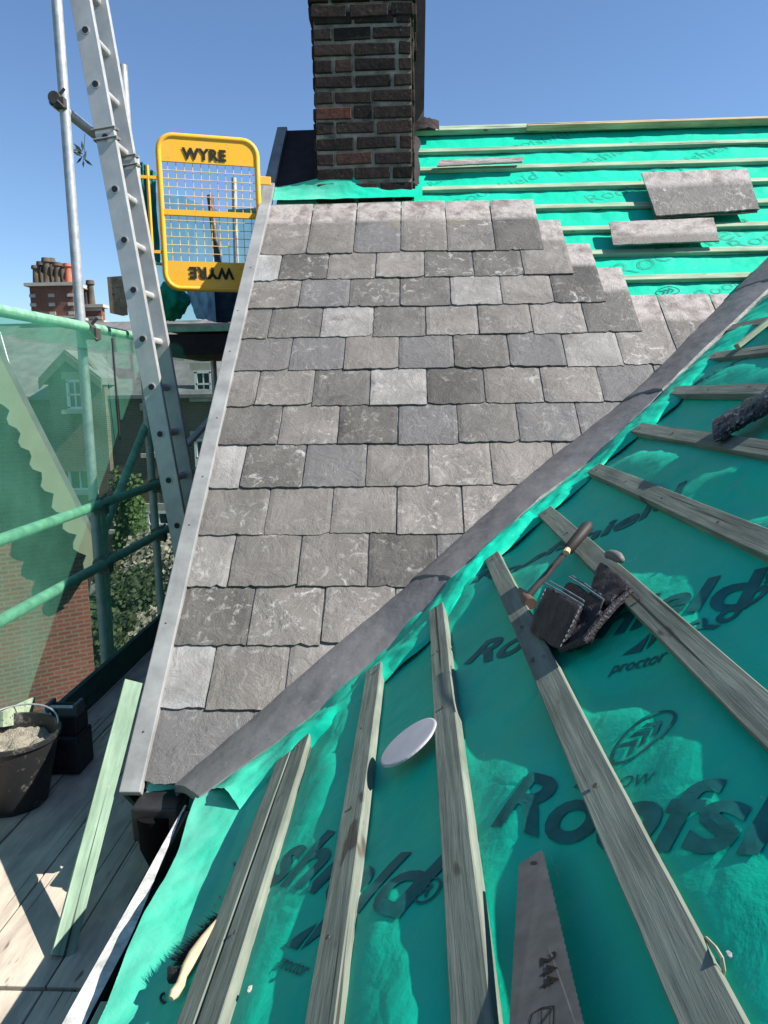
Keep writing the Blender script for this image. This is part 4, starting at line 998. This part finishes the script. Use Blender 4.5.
# slate courses as slight steps on the far roof
# dormer
YD = YH-.45
def hd_(u, v_): return OY(u, v_, YD)
ap = hd_(70,353); fl = hd_(44,381); frr = hd_(106,381)
lw('dormer_wall', [(hd_(48,384).x, hz(60,470).z), (hd_(104,384).x, hz(60,470).z), (hd_(104,384).x, frr.z), (ap.x+.4, ap.z-.1), (ap.x, ap.z-.1), (hd_(48,384).x, fl.z)], YD, BRK_D, hA)
for (a, b) in ((fl, ap), (ap, frr)):
    MB().hexa([a+Vector((0,-.3,-.1)), b+Vector((0,-.3,-.1)), b+Vector((0,2.6,-.1)), a+Vector((0,2.6,-.1))], [a+Vector((0,-.3,.08)), b+Vector((0,-.3,.08)), b+Vector((0,2.6,.08)), a+Vector((0,2.6,.08))]).build('dormer_roof', RSL, hA)
    MB().hexa([a+Vector((0,-.33,-.22)), b+Vector((0,-.33,-.22)), b+Vector((0,-.29,-.22)), a+Vector((0,-.29,-.22))], [a+Vector((0,-.33,.0)), b+Vector((0,-.33,.0)), b+Vector((0,-.29,.0)), a+Vector((0,-.29,.0))]).build('bargeboard', simple('dull_board', (.14,.13,.1), .8), hA)
def window(u0, v0, u1, v1, y, parent, bars=1):
    a, b = OY(u0, v0, y-.03), OY(u1, v1, y-.03); x0, x1, z1, z0 = a.x, b.x, a.z, b.z
    w = MB().box(((x0+x1)/2, y-.02, (z0+z1)/2), (x1-x0, .05, z1-z0)).build('window', GLASS, parent)
    mb = MB(); t = .08
    for c_, s_ in ((((x0+x1)/2, z1), (x1-x0+t, t)), (((x0+x1)/2, z0), (x1-x0+t, t)), (((x0+x1)/2, (z0+z1)/2), (x1-x0, .05)), ((x0, (z0+z1)/2), (t, z1-z0)), ((x1, (z0+z1)/2), (t, z1-z0))):
        mb.box((c_[0], y-.06, c_[1]), (s_[0], .08, s_[1]))
    if bars: mb.box(((x0+x1)/2, y-.055, (z0+z1)/2), (.035, .05, z1-z0))
    mb.build('frame', WHT, w); MB().box(((x0+x1)/2, y-.10, z0-.09), (x1-x0+.35, .2, .12)).build('sill', STONE, w); MB().box(((x0+x1)/2, y-.04, z1+.15), (x1-x0+.3, .1, .2)).build('lintel', STONE, w)
    return w
window(68,381,84,408, YD, hA); window(68,447,92,489, YH-.0, hA); window(146,412,160,452, YH, hA); window(115,505,128,528, YH, hA); window(148,512,172,536, YH, hA)
window(196,372,212,396, YH, hA); window(196,440,212,475, YH, hA)
m = MB()
m = MB(); m.hexa([hz(140,412)+Vector((-.16,-.02,0))]*0 or [Vector((hz(141,0).x,YH-.05,GROUND)),Vector((hz(146,0).x,YH-.05,GROUND)),Vector((hz(146,0).x,YH,GROUND)),Vector((hz(141,0).x,YH,GROUND))], [Vector((hz(141,0).x,YH-.05,ze)),Vector((hz(146,0).x,YH-.05,ze)),Vector((hz(146,0).x,YH,ze)),Vector((hz(141,0).x,YH,ze))])
m.build('downpipe', STONE, hA)
m = MB(); m.tube([OY(0,332,YH+1.2), OY(19,399,YH-.3)], .022, 6); m.build('valley_flashing', WHT, hA)
# decorative stack with pots
YS = YH+3.2
def stackh(u0, u1, vb, vt, pots, label, y=YS):
    a, b = OY(u0, vb, y), OY(u1, vt, y); x0, x1, z0, z1 = a.x, b.x, a.z-1.2, b.z; d = (x1-x0)*.5
    s = lw('chimney', [(x0,z0),(x1,z0),(x1,z1),(x0,z1)], y, BRK_R, hA, d); s['label'] = label
    for k in range(int((z1-z0)/.14)):
        zz_ = z0+.14*k+.07
        if k % 2: 
            for xx in (x0+.08, (x0+x1)/2, x1-.08): MB().box((xx, y-.01, zz_), (.2, .03, .10)).build('quoin', STONE, s)
    for (dz, g, h) in ((0, .12, .10), (-(z1-z0-1.2), .10, .08)): MB().box(((x0+x1)/2, y+d/2, z1+dz), (x1-x0+2*g, d+2*g, h)).build('cornice', STONE, s)
    for k in range(pots):
        px_ = x0+(x1-x0)*(k%4+.5)/4; py_ = y+d*(.25+.5*(k//4)); mt = TERRA if k in (3, 7) else SOOT; hh = [.62,.85,.7,.66,.8,.9,.72,.6][k % 8]
        MB().tube([(px_,py_,z1), (px_,py_,z1+.1), (px_,py_,z1+hh*.8), (px_,py_,z1+hh*.85), (px_,py_,z1+hh)], [.15,.13,.1,.15,.13], 10).build('chimney_pot', mt, s, True)
stackh(32, 72, 318, 284, 8, 'tall banded chimney stack crowned by eight pots')
stackh(86, 101, 322, 306, 2, 'low distant chimney stack right of the scaffold pole', YH+4.5)
# ------------------------------------------------------------------ near neighbour with scalloped bargeboard
nB = Vector((.6,-.8,0)); wB = Vector((.8,.6,0)); PB = OY(86,560,7.0)
hB = root('neighbour_house', 'red brick gable end with scalloped bargeboard seen through the netting at far left', 'house', (PB.x, PB.y, GROUND))
def bp(u, v_, o=0): q = onp(u, v_, PB+nB*o, nB); return (q-PB).dot(wB), q.z
mB = Matrix.Translation((PB.x, PB.y, 0)) @ Matrix((wB, Vector((0,0,1)), nB)).transposed().to_4x4()
x_e, z_e = bp(86,545); a0 = bp(0,360,.25); a1 = bp(88,532,.25); sl = (a1[1]-a0[1])/(a1[0]-a0[0])
apx = -3.2
def ztopB(x): return a1[1]+sl*(x-a1[0])
pts = [(0,GROUND),(0,ztopB(0)-.1),(apx,ztopB(apx)-.1),(2*apx,ztopB(0)-.1),(2*apx,GROUND)]
n = len(pts); mb = MB(); mb.add([(p[0],p[1],0) for p in pts]+[(p[0],p[1],-6) for p in pts], [tuple(range(n)), tuple(range(2*n-1,n-1,-1))]+[(i,(i+1)%n,n+(i+1)%n,n+i) for i in range(n)])
mb.build('wall', BRK_R, hB, mw=mB)
xo = a1[0]+.12
for s_ in (1, -1):
    X_ = lambda x: apx+s_*(x-apx)
    q0, q1 = (X_(apx), ztopB(apx)), (X_(xo), ztopB(xo))
    MB().hexa([(q0[0],q0[1],.30),(q1[0],q1[1],.30),(q1[0],q1[1],-6.2),(q0[0],q0[1],-6.2)], [(q0[0],q0[1]+.14,.30),(q1[0],q1[1]+.14,.30),(q1[0],q1[1]+.14,-6.2),(q0[0],q0[1]+.14,-6.2)]).build('roof', RSL, hB, mw=mB)
    nb = 170; vt = []; vb = []
    for k in range(nb+1):
        x = apx+(xo-apx)*k/nb; L = (x-apx)*math.sqrt(1+sl*sl); ph = (L/.21) % 1; sc2 = abs(math.sin(math.pi*ph))
        wd = .11+.085*sc2
        vt.append((X_(x), ztopB(x)+.0)); q_ = math.sqrt(1+sl*sl); vb.append((X_(x+wd*sl/q_), ztopB(x)-wd/q_))
    mb = MB(); m1 = nb+1
    mb.add([(p[0],p[1],.34) for p in vt]+[(p[0],p[1],.34) for p in vb]+[(p[0],p[1],.30) for p in vt]+[(p[0],p[1],.30) for p in vb],
           [(i,i+1,m1+i+1,m1+i) for i in range(nb)]+[(2*m1+i,3*m1+i,3*m1+i+1,2*m1+i+1) for i in range(nb)]+[(m1+i,m1+i+1,3*m1+i+1,3*m1+i) for i in range(nb)])
    mb.build('bargeboard', CREAM, hB, mw=mB, label='cream scalloped bargeboard')
# ------------------------------------------------------------------ garden shrubs and trees
def leafy(name, c, rad, n, size, cols, label, cat, group, trunk=True, seed=1):
    rnd = random.Random(seed); rt = root(name, label, cat, (c[0], c[1], GROUND), group)
    mb = MB(); lobes = [(Vector((rnd.uniform(-.6,.6)*rad[0], rnd.uniform(-.6,.6)*rad[1], rnd.uniform(-.5,.6)*rad[2])), rnd.uniform(.3,.55)) for _ in range(14)]
    for k in range(n):
        lc, lr = rnd.choice(lobes); d = Vector((rnd.gauss(0,1), rnd.gauss(0,1), rnd.gauss(0,1))).normalized()*(rnd.random()**.4)
        P = Vector(c)+lc+Vector((d.x*rad[0]*lr, d.y*rad[1]*lr, d.z*rad[2]*lr))
        t = Vector((rnd.gauss(0,1), rnd.gauss(0,1), rnd.gauss(0,1))).normalized(); s_ = t.orthogonal().normalized()*size*.5
        mb.add([P-t*size*.5, P+s_, P+t*size*.5, P-s_], [(0,1,2,3)])
    tt_ = NT('leaf_'+name, .7, 0, .2); gi_ = tt_.n.new('ShaderNodeNewGeometry'); cc_ = tt_.ramp(gi_.outputs['Random Per Island'], cols)
    mb.build('foliage', tt_.out(cc_), rt)
    tk = MB(); tk.tube([(c[0], c[1], GROUND-.1), (c[0]+.05, c[1], (GROUND+c[2])/2), Vector(c)], [.12,.09,.03], 8)
    for q in range(5):
        lc, _ = lobes[q]; tk.tube([Vector((c[0], c[1], (GROUND*.4+c[2]*.6))), Vector(c)+lc], [.05,.012], 6)
    tk.build('stem', simple('bark', (.09,.07,.05), .9), rt, True)
GG = 'garden shrubs below the scaffold'
gcol = [(0, (.02,.035,.015)), (.5, (.04,.06,.022)), (1, (.08,.09,.04))]; scol = [(0, (.09,.09,.06)), (.5, (.22,.2,.15)), (1, (.4,.36,.28))]
leafy('shrub', OY(155,575,17), (1.3,1,1.3), 5000, .12, scol, 'pale twiggy blossom shrub behind the ladder foot', 'shrub', GG, seed=2)
leafy('shrub', OY(128,600,15), (.8,.8,.9), 3000, .1, gcol, 'dark green shrub beside the lower scaffold tube', 'shrub', GG, seed=3)
leafy('conifer', OY(130,530,19), (.45,.45,1.7), 4000, .1, [(0, (.04,.08,.02)), (1, (.12,.17,.05))], 'slim bright green conifer against the far house wall', 'tree', None, seed=4)
leafy('shrub', OY(100,640,13), (.8,.8,.6), 2500, .1, gcol, 'low green shrub under the corner of the scaffold rail', 'shrub', GG, seed=5)
leafy('shrub', OY(165,640,14), (1.0,.8,.6), 3000, .1, scol, 'low straw coloured shrub near the foot of the roof verge', 'shrub', GG, seed=6)
leafy('tree', OY(215,520,20), (1.2,1.,1.6), 5000, .13, gcol, 'bushy dark tree hidden mostly behind the roof verge', 'tree', None, seed=7)
for i, (u, v_) in enumerate(((112,612),(140,600),(98,585))):
    p = OZ(u, v_, GROUND+.3); tag(MB().hexa([p+Vector(a) for a in ((-.25,-.15,-.3),(.3,-.12,-.3),(.28,.2,-.3),(-.2,.22,-.3))], [p+Vector(a) for a in ((-.18,-.1,.12),(.2,-.1,.2),(.22,.1,.16),(-.15,.16,.1))]).build('garden_stone', STONE, bevel=.03), ['white garden stone beside the lowest scaffold upright', 'pale garden stone in front of the blossom shrub', 'pale stone at the left of the shrubs'][i], 'stone', 'pale garden stones')
# ------------------------------------------------------------------ light
S = Vector((1, -.15, .97)).normalized(); el = math.asin(S.z); az = math.atan2(S.x, S.y)
w = bpy.data.worlds.new('World'); sc.world = w; w.use_nodes = True; nt_ = w.node_tree; bg = nt_.nodes['Background']
sk = nt_.nodes.new('ShaderNodeTexSky'); sk.sky_type = 'NISHITA'; sk.sun_disc = False; sk.sun_elevation = el; sk.sun_rotation = az
sk.air_density = 1.0; sk.dust_density = .1; sk.ozone_density = 6
nt_.links.new(sk.outputs[0], bg.inputs[0]); bg.inputs[1].default_value = .088
ld = bpy.data.lights.new('sun', 'SUN'); ld.energy = 4.9; ld.angle = math.radians(.5); ld.color = (1, .95, .88)
lo = bpy.data.objects.new('sun', ld); COL.objects.link(lo); lo.rotation_mode = 'QUATERNION'; lo.rotation_quaternion = S.to_track_quat('Z', 'Y')
vs_ = sc.view_settings; vs_.view_transform = 'Standard'; vs_.look = 'None'; vs_.gamma = 1; vs_.exposure = .9
sc.render.resolution_x = 768; sc.render.resolution_y = 1024
